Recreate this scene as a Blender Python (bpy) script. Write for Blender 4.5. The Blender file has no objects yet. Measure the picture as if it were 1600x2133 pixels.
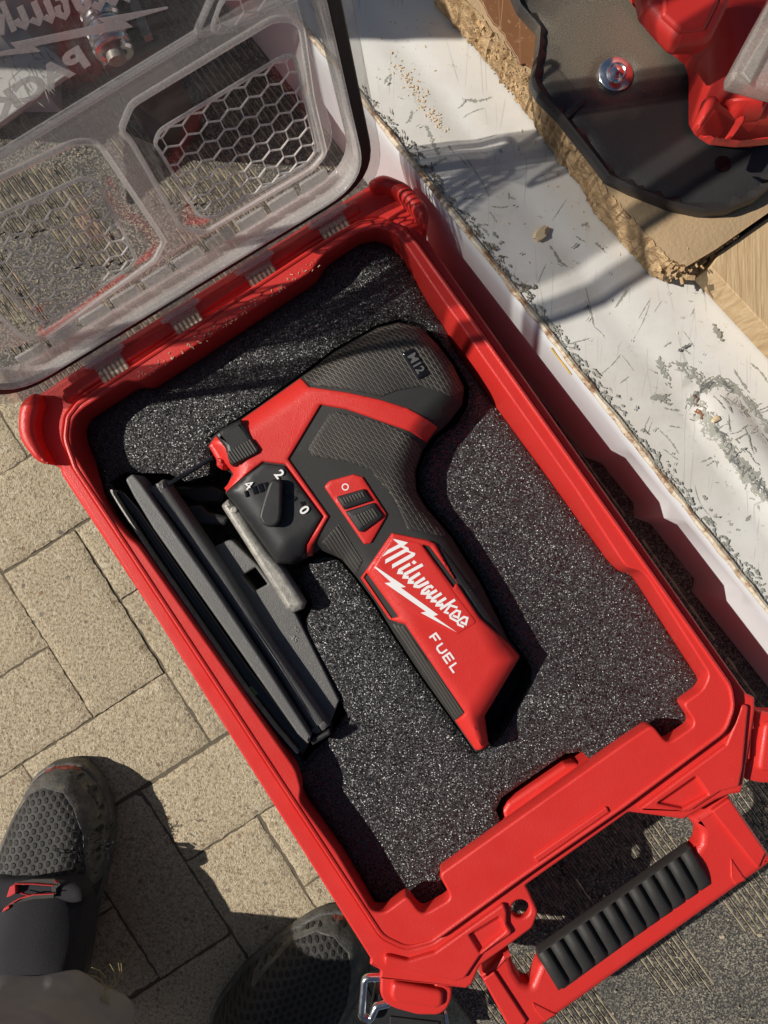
import bpy, bmesh, math, random
import numpy as np
from mathutils import Vector, Matrix
from mathutils.geometry import delaunay_2d_cdt

random.seed(7); rng = np.random.default_rng(7)
R = math.radians
sc = bpy.context.scene
COL = sc.collection

# ------------------------------------------------------------------ camera, sky, sun, exposure
H, F = 0.90, 1602.0            # camera height above the paving (m); focal length in photo pixels (2133 px tall)
cam = bpy.data.cameras.new('camera'); camo = bpy.data.objects.new('camera', cam); COL.objects.link(camo)
camo.location = (0, 0, H); camo.rotation_euler = (0, 0, 0)
cam.sensor_fit = 'VERTICAL'; cam.sensor_height = 24; cam.lens = 24 * F / 2133
cam.clip_start = 0.005; cam.clip_end = 300
sc.camera = camo
SUN_EL = 41.0
sun_dir = Vector((1, -0.045, 0)).normalized() * math.cos(R(SUN_EL)) + Vector((0, 0, -math.sin(R(SUN_EL))))
w = bpy.data.worlds.new('World'); sc.world = w; w.use_nodes = True
nt = w.node_tree; bg = nt.nodes['Background']
sky = nt.nodes.new('ShaderNodeTexSky'); sky.sky_type = 'NISHITA'; sky.sun_disc = False
sky.sun_elevation = R(SUN_EL)
sky.sun_rotation = math.atan2(-sun_dir.x, -sun_dir.y)
nt.links.new(sky.outputs[0], bg.inputs[0]); bg.inputs[1].default_value = 0.040
sl = bpy.data.lights.new('sun', 'SUN'); sl.energy = 4.9; sl.angle = R(0.55); sl.color = (1, .94, .85)
so = bpy.data.objects.new('sun', sl); COL.objects.link(so)
so.rotation_euler = sun_dir.to_track_quat('-Z', 'Y').to_euler()
vs = sc.view_settings; vs.view_transform = 'Standard'; vs.look = 'None'; vs.exposure = 0.0; vs.gamma = 1.0
sc.cycles.transparent_max_bounces = 40; sc.cycles.max_bounces = 10
sc.cycles.use_denoising = True
sc.cycles.sample_clamp_indirect = 4.0

# ------------------------------------------------------------------ helpers
def W(p, D):
    """a point seen at photo position p, lying D metres below the camera"""
    return Vector(((p[0] - 800) * D / F, (1066.5 - p[1]) * D / F, H - D))

def Z(ox, oy, s):
    return lambda pts: [(ox + p[0] / s, oy + p[1] / s) + tuple(p[2:]) for p in pts]
Z3 = Z(400, 640, 2.2222); Z4 = Z(200, 900, 2.6667); Z8 = Z(700, 1050, 3.5556); ZL = Z(770, 1100, 7.2727)
Z2 = Z(800, 0, 2); Z5 = Z(740, 1500, 1.8605); Z7 = Z(720, 1850, 4); Z9 = Z(1080, 1620, 3.0769); Z6 = Z(1300, 1350, 4.74)
ZR = Z(1000, 600, 2.37); ZQ = Z(1380, 0, 6.664); ZS = Z(0, 1580, 4.848)

def rp(pts, r=6, seg=5):
    """round the corners of a closed polygon"""
    out = []; n = len(pts)
    for i in range(n):
        p = Vector(pts[i][:2]); a = Vector(pts[i - 1][:2]); b = Vector(pts[(i + 1) % n][:2])
        rr = pts[i][2] if len(pts[i]) > 2 else r
        da = (a - p); db = (b - p); la, lb = da.length, db.length
        if la < 1e-9 or lb < 1e-9: continue
        da /= la; db /= lb
        ang = da.angle(db, math.pi)
        if rr <= 0 or ang > math.pi - .05: out.append((p.x, p.y)); continue
        t = min(rr / math.tan(ang / 2), la * .45, lb * .45)
        s, e = p + da * t, p + db * t
        for k in range(seg + 1):
            u = k / seg
            q = s * (1 - u) ** 2 + p * 2 * u * (1 - u) + e * u * u
            out.append((q.x, q.y))
    return out

def smooth_closed(pts, n=6):
    """Catmull-Rom through a closed set of points"""
    out = []; m = len(pts)
    P = [Vector(p[:2]) for p in pts]
    for i in range(m):
        p0, p1, p2, p3 = P[i - 1], P[i], P[(i + 1) % m], P[(i + 2) % m]
        for k in range(n):
            t = k / n
            q = .5 * ((2 * p1) + (p2 - p0) * t + (2 * p0 - 5 * p1 + 4 * p2 - p3) * t * t + (3 * p1 - p0 - 3 * p2 + p3) * t ** 3)
            out.append((q.x, q.y))
    return out

def link(name, me, mat, parent=None, angle=35, smooth=True):
    o = bpy.data.objects.new(name, me); COL.objects.link(o)
    if mat is not None:
        me.materials.clear(); me.materials.append(mat)
    if smooth and len(me.polygons):
        me.polygons.foreach_set('use_smooth', [True] * len(me.polygons))
        me.set_sharp_from_angle(angle=R(angle))
    if parent is not None:
        o.parent = parent
        o.matrix_parent_inverse = INV.get(parent.name, Matrix())
    return o
INV = {}

def thing(name, label, cat, loc=(0, 0, 0), group=None):
    o = bpy.data.objects.new(name, None); COL.objects.link(o); o.location = loc; o.empty_display_size = .02
    o['label'] = label; o['category'] = cat
    if group: o['group'] = group
    INV[o.name] = Matrix.Translation(-Vector(loc))
    return o

def tag(o, label=None, cat=None, group=None, kind=None):
    if label: o['label'] = label
    if cat: o['category'] = cat
    if group: o['group'] = group
    if kind: o['kind'] = kind
    return o

def curve_mesh(loops, z0, z1, bev, frame=None, res=2):
    """flat plate with holes and a rounded edge. loops: lists of 2-D points (m)"""
    c = bpy.data.curves.new('tmp', 'CURVE'); c.dimensions = '2D'; c.fill_mode = 'BOTH'
    for lp in loops:
        s = c.splines.new('POLY'); s.points.add(len(lp) - 1)
        for i, p in enumerate(lp): s.points[i].co = (p[0], p[1], 0, 1)
        s.use_cyclic_u = True
    h = (z1 - z0) / 2; bev = min(bev, h * .98)
    c.extrude = h - bev; c.bevel_depth = bev; c.bevel_resolution = res; c.offset = -bev
    o = bpy.data.objects.new('tmp', c); COL.objects.link(o)
    dg = bpy.context.evaluated_depsgraph_get()
    me = bpy.data.meshes.new_from_object(o.evaluated_get(dg))
    bpy.data.objects.remove(o); bpy.data.curves.remove(c)
    M = Matrix.Translation((0, 0, (z0 + z1) / 2))
    if frame is not None: M = frame @ M
    me.transform(M)
    return me

def plate(name, loops, D, h, bev, mat, parent=None, res=2):
    """plate whose top lies D below the camera; loops in photo positions"""
    ls = [[W(p, D)[:2] for p in lp] for lp in loops]
    return link(name, curve_mesh(ls, H - D - h, H - D, bev, None, res), mat, parent)

def stroke(pts, wd, close=False):
    """outline polygon of a thick polyline with mitred joints"""
    P = [Vector(p) for p in pts]; n = len(P); L = []; Rr = []
    for i in range(n):
        d0 = (P[i] - P[i - 1]).normalized() if i > 0 else None
        d1 = (P[i + 1] - P[i]).normalized() if i < n - 1 else None
        if d0 is None: nn = Vector((-d1.y, d1.x)); k = 1
        elif d1 is None: nn = Vector((-d0.y, d0.x)); k = 1
        else:
            n0 = Vector((-d0.y, d0.x)); n1 = Vector((-d1.y, d1.x)); nn = (n0 + n1)
            if nn.length < .2: nn = n0; k = 1
            else:
                nn.normalize(); k = min(1 / max(nn.dot(n0), .3), 1.6)
        L.append(P[i] + nn * k * wd / 2); Rr.append(P[i] - nn * k * wd / 2)
    return [tuple(p) for p in L] + [tuple(p) for p in reversed(Rr)]

# ---- height-field solids over an outline
def seg_dist(P, loops):
    d = np.full(len(P), 1e9)
    for lp in loops:
        A = np.array(lp); B = np.roll(A, -1, 0); AB = B - A; LL = (AB ** 2).sum(1) + 1e-18
        for k in range(0, len(P), 4000):
            q = P[k:k + 4000, None, :] - A[None]
            t = np.clip((q * AB[None]).sum(2) / LL[None], 0, 1)
            dd = np.sqrt(((q - t[..., None] * AB[None]) ** 2).sum(2)).min(1)
            d[k:k + 4000] = np.minimum(d[k:k + 4000], dd)
    return d
def inside(P, loops):
    P = np.asarray(P, float); ins = np.zeros(len(P), bool)
    for lp in loops:
        A = np.array(lp); B = np.roll(A, -1, 0); dy = B[:, 1] - A[:, 1]; dy = np.where(dy == 0, 1e-18, dy); sl = (B[:, 0] - A[:, 0]) / dy
        for k in range(0, len(P), 3000):
            px, py = P[k:k + 3000, 0:1], P[k:k + 3000, 1:2]
            c = ((A[None, :, 1] > py) != (B[None, :, 1] > py)) & (px < sl[None] * (py - A[None, :, 1]) + A[None, :, 0])
            ins[k:k + 3000] ^= (c.sum(1) % 2).astype(bool)
    return ins
def resample(lp, step):
    A = np.array(lp); out = []
    for a, b in zip(A, np.roll(A, -1, 0)):
        n = max(1, int(math.ceil(np.linalg.norm(b - a) / step)))
        for k in range(n): out.append(a + (b - a) * k / n)
    return np.array(out)

def field(name, loops, zfun, zbot, mat, parent=None, step=.004, rings=(), angle=50):
    """solid over an outline (world xy loops), top z = zfun(P, d) with d the distance to the outline"""
    bl = [resample(l, step) for l in loops]
    pts = [p for b in bl for p in b]; edges = []; o = 0
    for b in bl:
        n = len(b); edges += [(o + i, o + (i + 1) % n) for i in range(n)]; o += n
    B = np.array(pts); lo, hi = B.min(0), B.max(0)
    gx = np.arange(lo[0], hi[0], step); gy = np.arange(lo[1], hi[1], step * .866)
    G = np.array([(x + (.5 * step if j % 2 else 0), y) for j, y in enumerate(gy) for x in gx])
    if len(G):
        G = G[inside(G, bl)]
        if len(G): G = G[seg_dist(G, bl) > max(.45 * step, (max(rings) + .3 * step) if rings else 0)]
    extra = []
    for r in rings:
        for b in bl:
            t = np.roll(b, -1, 0) - np.roll(b, 1, 0); t /= (np.linalg.norm(t, axis=1)[:, None] + 1e-12)
            for sgn in (1, -1):
                q = b + sgn * r * np.stack([-t[:, 1], t[:, 0]], 1)
                q = q[inside(q, bl)]
                if len(q): extra.append(q[seg_dist(q, bl) > .93 * r])
    allp = np.concatenate([B] + ([G] if len(G) else []) + extra)
    vs_, es_, fs_, *_ = delaunay_2d_cdt([Vector(p) for p in allp], edges, [], 1, 1e-7, False)
    V = np.array([(v.x, v.y) for v in vs_]); Fc = [tuple(f) for f in fs_]
    C = np.array([V[list(f)].mean(0) for f in Fc]); ok = inside(C, bl)
    Fc = [f for f, k in zip(Fc, ok) if k]
    d = seg_dist(V, bl); d[d < 1e-7] = 0
    zz = zfun(V, d)
    verts = [(V[i, 0], V[i, 1], float(zz[i])) for i in range(len(V))]
    faces = []; cnt = {}
    for f in Fc:
        a, b, c = [V[i] for i in f[:3]]
        if (b[0] - a[0]) * (c[1] - a[1]) - (b[1] - a[1]) * (c[0] - a[0]) < 0: f = f[::-1]
        faces.append(f)
        for i in range(len(f)):
            e = (f[i], f[(i + 1) % len(f)])
            if (e[1], e[0]) in cnt: del cnt[(e[1], e[0])]
            else: cnt[e] = 1
    if zbot is not None:
        mp = {}
        ids = sorted({i for e in cnt for i in e}); zb = zbot(V[ids]) if callable(zbot) else [zbot] * len(ids)
        for i, z_ in zip(ids, zb): mp[i] = len(verts); verts.append((V[i, 0], V[i, 1], float(z_)))
        for (a, b) in cnt: faces.append((b, a, mp[a], mp[b]))
    me = bpy.data.meshes.new(name); me.from_pydata(verts, [], faces); me.update()
    return link(name, me, mat, parent, angle)

def dome_z(zt, r):
    def f(P, d):
        q = np.minimum(d, r); return zt - r + np.sqrt(np.maximum(r * r - (r - q) ** 2, 0))
    return f

def tube(path, rad, n=8, closed=False):
    """tube mesh data along 3-D points"""
    P = [Vector(p) for p in path]; m = len(P); V = []; Fc = []; up = None
    for i in range(m):
        a = P[i - 1] if (i > 0 or closed) else P[i]; b = P[(i + 1) % m] if (i < m - 1 or closed) else P[i]
        t = (b - a).normalized()
        if up is None: up = t.orthogonal().normalized()
        up = (up - t * up.dot(t)).normalized(); s = t.cross(up)
        rr = rad[i] if isinstance(rad, (list, tuple)) else rad
        for k in range(n):
            an = 2 * math.pi * k / n; V.append(P[i] + (up * math.cos(an) + s * math.sin(an)) * rr)
    for i in range(m if closed else m - 1):
        j = (i + 1) % m
        for k in range(n):
            Fc.append((i * n + k, i * n + (k + 1) % n, j * n + (k + 1) % n, j * n + k))
    if not closed:
        Fc.append(tuple(range(n - 1, -1, -1))); Fc.append(tuple((m - 1) * n + k for k in range(n)))
    return V, Fc
def mk(name, V, Fc, mat, parent=None, angle=40, smooth=True):
    me = bpy.data.meshes.new(name); me.from_pydata([tuple(v) for v in V], [], Fc); me.update()
    return link(name, me, mat, parent, angle, smooth)
def join(parts):
    V = []; Fc = []
    for v, f in parts:
        o = len(V); V += [tuple(x) for x in v]; Fc += [tuple(i + o for i in q) for q in f]
    return V, Fc
def loft(rings, close_u=True, cap=False):
    n = len(rings[0]); V = [tuple(p) for r in rings for p in r]; Fc = []
    for i in range(len(rings) - 1):
        for k in range(n if close_u else n - 1):
            Fc.append((i * n + k, i * n + (k + 1) % n, (i + 1) * n + (k + 1) % n, (i + 1) * n + k))
    if cap:
        Fc.append(tuple(range(n - 1, -1, -1))); Fc.append(tuple((len(rings) - 1) * n + k for k in range(n)))
    return V, Fc
def box(c, ax, ay, az, sx, sy, sz):
    c = Vector(c); V = [c + ax * (sx * i) + ay * (sy * j) + az * (sz * k) for i in (-.5, .5) for j in (-.5, .5) for k in (-.5, .5)]
    return V, [(0, 1, 3, 2), (4, 6, 7, 5), (0, 4, 5, 1), (2, 3, 7, 6), (0, 2, 6, 4), (1, 5, 7, 3)]
X3, Y3, Z3v = Vector((1, 0, 0)), Vector((0, 1, 0)), Vector((0, 0, 1))

# ------------------------------------------------------------------ materials
class N:
    def __init__(s, name):
        s.m = bpy.data.materials.new(name); s.m.use_nodes = True; s.t = s.m.node_tree
        s.b = s.t.nodes['Principled BSDF']; s.out = s.t.nodes['Material Output']
    def n(s, typ, ins=None, **kw):
        x = s.t.nodes.new('ShaderNode' + typ)
        for k, v in kw.items(): setattr(x, k, v)
        for k, v in (ins or {}).items(): s.set(x.inputs[k], v)
        return x
    def set(s, i, v):
        if hasattr(v, 'is_output'): s.t.links.new(v, i)
        elif hasattr(v, 'outputs'): s.t.links.new(v.outputs[0], i)
        else: i.default_value = v
    def p(s, **kw):
        for k, v in kw.items():
            s.set(s.b.inputs[k.replace('_', ' ')], v)
        return s
    def co(s, scale=(1, 1, 1), rot=(0, 0, 0), loc=(0, 0, 0)):
        g = s.n('NewGeometry'); mp = s.n('Mapping', {'Vector': g.outputs['Position'], 'Scale': scale, 'Rotation': rot, 'Location': loc}); return mp.outputs[0]
    def noise(s, sc_, det=3, rough=.55, v=None, dist=0):
        x = s.n('TexNoise', {'Scale': sc_, 'Detail': det, 'Roughness': rough, 'Distortion': dist, 'Vector': v if v is not None else s.co()}); return x.outputs['Fac']
    def vor(s, sc_, v=None, feature='F1', out='Distance', rnd=1):
        x = s.n('TexVoronoi', {'Scale': sc_, 'Randomness': rnd, 'Vector': v if v is not None else s.co()}, feature=feature); return x.outputs[out]
    def ramp(s, f, stops, interp='LINEAR'):
        x = s.n('ValToRGB', {'Fac': f}); r = x.color_ramp; r.interpolation = interp
        while len(r.elements) < len(stops): r.elements.new(.5)
        for e, (p, c) in zip(r.elements, stops):
            e.position = p; e.color = (c, c, c, 1) if not isinstance(c, tuple) else c + (1,)
        return x.outputs['Color']
    def mix(s, f, a, b, typ='MIX'):
        x = s.n('MixRGB', {'Fac': f, 'Color1': a if not isinstance(a, tuple) else a + (1,), 'Color2': b if not isinstance(b, tuple) else b + (1,)}, blend_type=typ); return x.outputs[0]
    def math(s, op, a, b=0.0, c=None):
        x = s.n('Math', {0: a, 1: b}, operation=op)
        if c is not None: s.set(x.inputs[2], c)
        return x.outputs[0]
    def bump(s, h, st=.3, dist=.001, nrm=None):
        x = s.n('Bump', {'Height': h, 'Strength': st, 'Distance': dist})
        if nrm is not None: s.set(x.inputs['Normal'], nrm)
        return x.outputs[0]
M = {}
def plastic(name, col, rough=.42, grain=2600, st=.25, var=.08, spec=.45):
    m = N(name)
    c = m.mix(m.noise(35, 4), tuple(x * (1 - var) for x in col), tuple(min(1, x * (1 + var)) for x in col))
    # light dust and scuffs
    sp = m.ramp(m.noise(900, 2, .7), [(.70, 0.0), (.78, 1.0)])
    du = m.math('MULTIPLY', sp, m.ramp(m.noise(22, 3), [(.35, .05), (.7, .6)]))
    c2 = m.mix(du, c, (.55, .47, .38))
    m.p(Base_Color=c2, Roughness=m.ramp(m.noise(60, 3), [(.3, rough - .07), (.7, rough + .1)]), Normal=m.bump(m.noise(grain, 2), st, .0004))
    m.b.inputs['Specular IOR Level'].default_value = spec
    M[name] = m.m; return m
RED = (.60, .030, .024)
plastic('red_plastic', RED, .40, 1500, .42)
plastic('red_gloss', (.52, .028, .022), .42, 1500, .15)
plastic('black_plastic', (.022, .022, .023), .42, 2500, .25, .15)
plastic('dark_grey_plastic', (.045, .045, .047), .5, 2600, .35, .12)
plastic('rubber', (.028, .027, .026), .62, 2200, .3, .2, .35)
plastic('gloss_black', (.008, .008, .010), .12, 800, .03, .2, .6)

def knurl():
    m = N('knurled_rubber')
    hs = []
    for a in (R(148), R(118)):
        v = m.co(rot=(0, 0, a))
        wv = m.n('TexWave', {'Scale': 140, 'Distortion': .15, 'Detail': 0, 'Vector': v}, wave_type='BANDS', bands_direction='X', wave_profile='SIN')
        hs.append(m.ramp(wv.outputs['Fac'], [(.0, 0.0), (.28, 1.0)]))
    h = m.math('MINIMUM', hs[0], hs[1])
    dust = m.math('MULTIPLY', m.math('SUBTRACT', 1.0, h), m.ramp(m.noise(28, 4), [(.3, .12), (.65, .6)]))
    c = m.mix(m.noise(50, 4), (.020, .019, .018), (.036, .034, .032))
    c = m.mix(dust, c, (.24, .21, .17))
    m.p(Base_Color=c, Roughness=.55, Normal=m.bump(h, .9, .0006))
    M['knurl'] = m.m
knurl()
def ribbed(name, ang, scale):
    m = N(name)
    wv = m.n('TexWave', {'Scale': scale, 'Distortion': 1.2, 'Detail': 1, 'Detail Scale': .6, 'Vector': m.co(rot=(0, 0, ang))}, wave_type='BANDS', bands_direction='X')
    h = wv.outputs['Fac']
    c = m.mix(m.ramp(h, [(.0, .5), (.3, 0.0)]), (.030, .028, .026), (.13, .115, .09))
    m.p(Base_Color=c, Roughness=.6, Normal=m.bump(h, .8, .0007)); M[name] = m.m
ribbed('ribbed_rubber', R(-33), 160)
ribbed('ribbed_dark', R(-33), 190)

def foam():
    m = N('foam')
    g = m.n('NewGeometry')
    nrm = g.outputs['Normal']
    for scl, k in ((1750, 1.18), (3300, .5)):
        col = m.vor(scl, out='Color')
        off = m.n('VectorMath', {0: col, 1: (.5, .5, .5)}, operation='SUBTRACT')
        scd = m.n('VectorMath', {0: off.outputs[0], 'Scale': k * 1.5}, operation='SCALE')
        nrm = m.n('VectorMath', {0: nrm, 1: scd.outputs[0]}, operation='ADD').outputs[0]
    nn = m.n('VectorMath', {0: nrm}, operation='NORMALIZE').outputs[0]
    c = m.mix(m.noise(900, 2), (.016, .016, .017), (.062, .060, .061))
    sand = m.ramp(m.noise(1400, 1, .5), [(.73, 0.0), (.77, 1.0)])
    c = m.mix(m.math('MULTIPLY', sand, m.ramp(m.noise(14, 3), [(.45, 0.0), (.8, .6)])), c, (.4, .36, .28))
    m.p(Base_Color=c, Roughness=.35, Normal=nn); m.b.inputs['Specular IOR Level'].default_value = .8
    m.b.inputs['Coat Weight'].default_value = 0
    M['foam'] = m.m
foam()

def concrete():
    m = N('paver_concrete')
    oi = m.n('ObjectInfo')
    base = m.mix(m.noise(9, 4), (.50, .405, .27), (.63, .52, .36))
    base = m.mix(m.ramp(oi.outputs['Random'], [(0, 0.0), (1, .5)]), base, (.41, .335, .235))
    n1 = m.noise(300, 4, .75)
    c = m.mix(m.ramp(n1, [(.36, .9), (.48, 0.0)]), base, (.19, .155, .10))
    c = m.mix(m.ramp(n1, [(.53, 0.0), (.64, .9)]), c, (.72, .64, .48))
    st = m.vor(95, out='Distance'); sc_ = m.vor(95, out='Color')
    rnd = m.n('SeparateColor', {0: sc_})
    stone = m.ramp(st, [(.22, 1.0), (.30, 0.0)])
    pick = m.ramp(rnd.outputs[0], [(.74, 0.0), (.76, 1.0)])
    scol = m.ramp(rnd.outputs[1], [(0, (.62, .56, .44)), (.45, (.50, .43, .31)), (.7, (.19, .17, .155)), (1, (.34, .22, .13))])
    c = m.mix(m.math('MULTIPLY', stone, pick), c, scol)
    st2 = m.vor(320, out='Distance'); sc2 = m.n('SeparateColor', {0: m.vor(320, out='Color')})
    f2 = m.math('MULTIPLY', m.ramp(st2, [(.25, 1.0), (.36, 0.0)]), m.ramp(sc2.outputs[0], [(.56, 0.0), (.60, .85)]))
    c = m.mix(f2, c, m.ramp(sc2.outputs[1], [(0, (.70, .64, .50)), (.5, (.42, .35, .24)), (1, (.13, .12, .11))]))
    c = m.mix(m.ramp(m.noise(3.2, 3), [(.5, 0.0), (.75, .28)]), c, (.36, .29, .20))
    h = m.math('ADD', m.math('MULTIPLY', n1, .7), m.math('MULTIPLY', m.noise(700, 2), .35))
    m.p(Base_Color=c, Roughness=.9, Normal=m.bump(h, 1.0, .004)); m.b.inputs['Specular IOR Level'].default_value = .25
    M['concrete'] = m.m
    m = N('joint_sand'); m.p(Base_Color=m.mix(m.noise(500, 3), (.05, .042, .03), (.22, .18, .125)), Roughness=.95, Normal=m.bump(m.noise(900, 2), .6, .002)); M['joint'] = m.m
concrete()

def paint():
    m = N('worn_white_paint')
    c = m.mix(m.noise(6, 4), (.60, .585, .55), (.69, .68, .65))
    # grime film
    c = m.mix(m.ramp(m.noise(18, 5, .65), [(.44, 0.0), (.70, .5)]), c, (.47, .42, .35))
    fine = m.ramp(m.noise(420, 2, .6), [(.66, 0.0), (.72, 1.0)])
    c = m.mix(m.math('MULTIPLY', fine, m.ramp(m.noise(11, 3), [(.45, 0.0), (.65, .55)])), c, (.36, .33, .28))
    # hairline scratches in several directions
    for a, sc_, th in ((.4, 60, .012), (1.9, 75, .010), (2.7, 50, .012), (1.15, 66, .009)):
        v = m.co(scale=(1, .08, 1), rot=(0, 0, a))
        d = m.n('TexVoronoi', {'Scale': sc_, 'Vector': v}, feature='DISTANCE_TO_EDGE').outputs['Distance']
        l = m.ramp(d, [(th * .3, 1.0), (th, 0.0)])
        l = m.math('MULTIPLY', l, m.ramp(m.noise(26, 2, .5, m.co(loc=(a, a, 0))), [(.56, 0.0), (.62, .55)]))
        c = m.mix(l, c, (.34, .34, .31))
    m.p(Base_Color=c, Roughness=m.ramp(m.noise(40, 3), [(.3, .22), (.7, .45)]), Normal=m.bump(m.noise(14, 2), .25, .004))
    M['paint'] = m.m
    m = N('clean_white_paint')
    c = m.mix(m.noise(8, 4), (.66, .69, .71), (.70, .73, .75))
    c = m.mix(m.ramp(m.noise(30, 4, .7), [(.6, 0.0), (.8, .3)]), c, (.5, .46, .4))
    m.p(Base_Color=c, Roughness=.5, Normal=m.bump(m.noise(16, 2), .2, .003)); m.b.inputs['Specular IOR Level'].default_value = .3; M['sill'] = m.m
    m = N('bare_primer')
    m.p(Base_Color=m.mix(m.noise(160, 4, .7), (.23, .235, .20), (.36, .355, .31)), Roughness=.6); M['primer'] = m.m
    m = N('grime'); m.p(Base_Color=m.mix(m.noise(300, 4, .7), (.06, .052, .042), (.22, .19, .14)), Roughness=.85, Normal=m.bump(m.noise(900, 2), .5, .001)); M['grime'] = m.m
    m = N('dark_scratch'); m.p(Base_Color=(.14, .14, .135, 1), Roughness=.7); M['dark'] = m.m
    m = N('worn_edge_metal')
    n1 = m.noise(90, 5, .75)
    c = m.ramp(n1, [(.30, (.05, .04, .03)), (.42, (.30, .17, .09)), (.50, (.55, .45, .32)), (.62, (.68, .62, .50)), (.8, (.35, .33, .28))])
    m.p(Base_Color=c, Roughness=.55, Normal=m.bump(n1, .6, .002)); M['edge'] = m.m
paint()

def wood():
    m = N('chipboard')
    v = m.co(scale=(1, .45, 1), rot=(0, 0, .7))
    n1 = m.noise(230, 4, .75, v)
    vo = m.n('SeparateColor', {0: m.vor(330, v, out='Color')})
    c = m.ramp(vo.outputs[0], [(0, (.33, .20, .095)), (.5, (.46, .30, .15)), (1, (.60, .43, .24))])
    c = m.mix(m.ramp(n1, [(.3, .7), (.52, 0.0)]), c, (.20, .115, .05))
    c = m.mix(m.ramp(m.noise(12, 3), [(.4, 0.0), (.8, .45)]), c, (.56, .40, .22))
    m.p(Base_Color=c, Roughness=.85, Normal=m.bump(m.math('ADD', n1, vo.outputs[1]), .9, .003)); M['chip'] = m.m
    m = N('chipboard_face')
    c = m.mix(m.noise(300, 4, .7, v), (.34, .23, .125), (.47, .34, .20))
    m.p(Base_Color=c, Roughness=.8, Normal=m.bump(m.noise(500, 3), .4, .001)); M['chipface'] = m.m
    m = N('brown_laminate')
    v = m.co(scale=(1, .06, 1), rot=(0, 0, .5))
    sc_ = m.ramp(m.n('TexVoronoi', {'Scale': 90, 'Vector': v}, feature='DISTANCE_TO_EDGE').outputs['Distance'], [(.004, 1.0), (.012, 0.0)])
    c = m.mix(m.noise(22, 5, .7), (.135, .055, .022), (.25, .115, .05))
    c = m.mix(m.math('MULTIPLY', sc_, .5), c, (.5, .33, .2))
    c = m.mix(m.ramp(m.noise(350, 3, .7), [(.6, 0.0), (.75, .6)]), c, (.5, .37, .22))
    m.p(Base_Color=c, Roughness=.4, Normal=m.bump(m.noise(60, 4), .2, .001)); M['laminate'] = m.m
    m = N('pale_plywood')
    v = m.co(scale=(9, .55, 1), rot=(0, 0, R(-42)))
    g = m.noise(60, 5, .65, v, .4)
    c = m.ramp(g, [(.25, (.34, .22, .11)), (.48, (.50, .35, .19)), (.7, (.60, .45, .27))])
    m.p(Base_Color=c, Roughness=.65, Normal=m.bump(g, .5, .001)); M['ply'] = m.m
wood()

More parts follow.
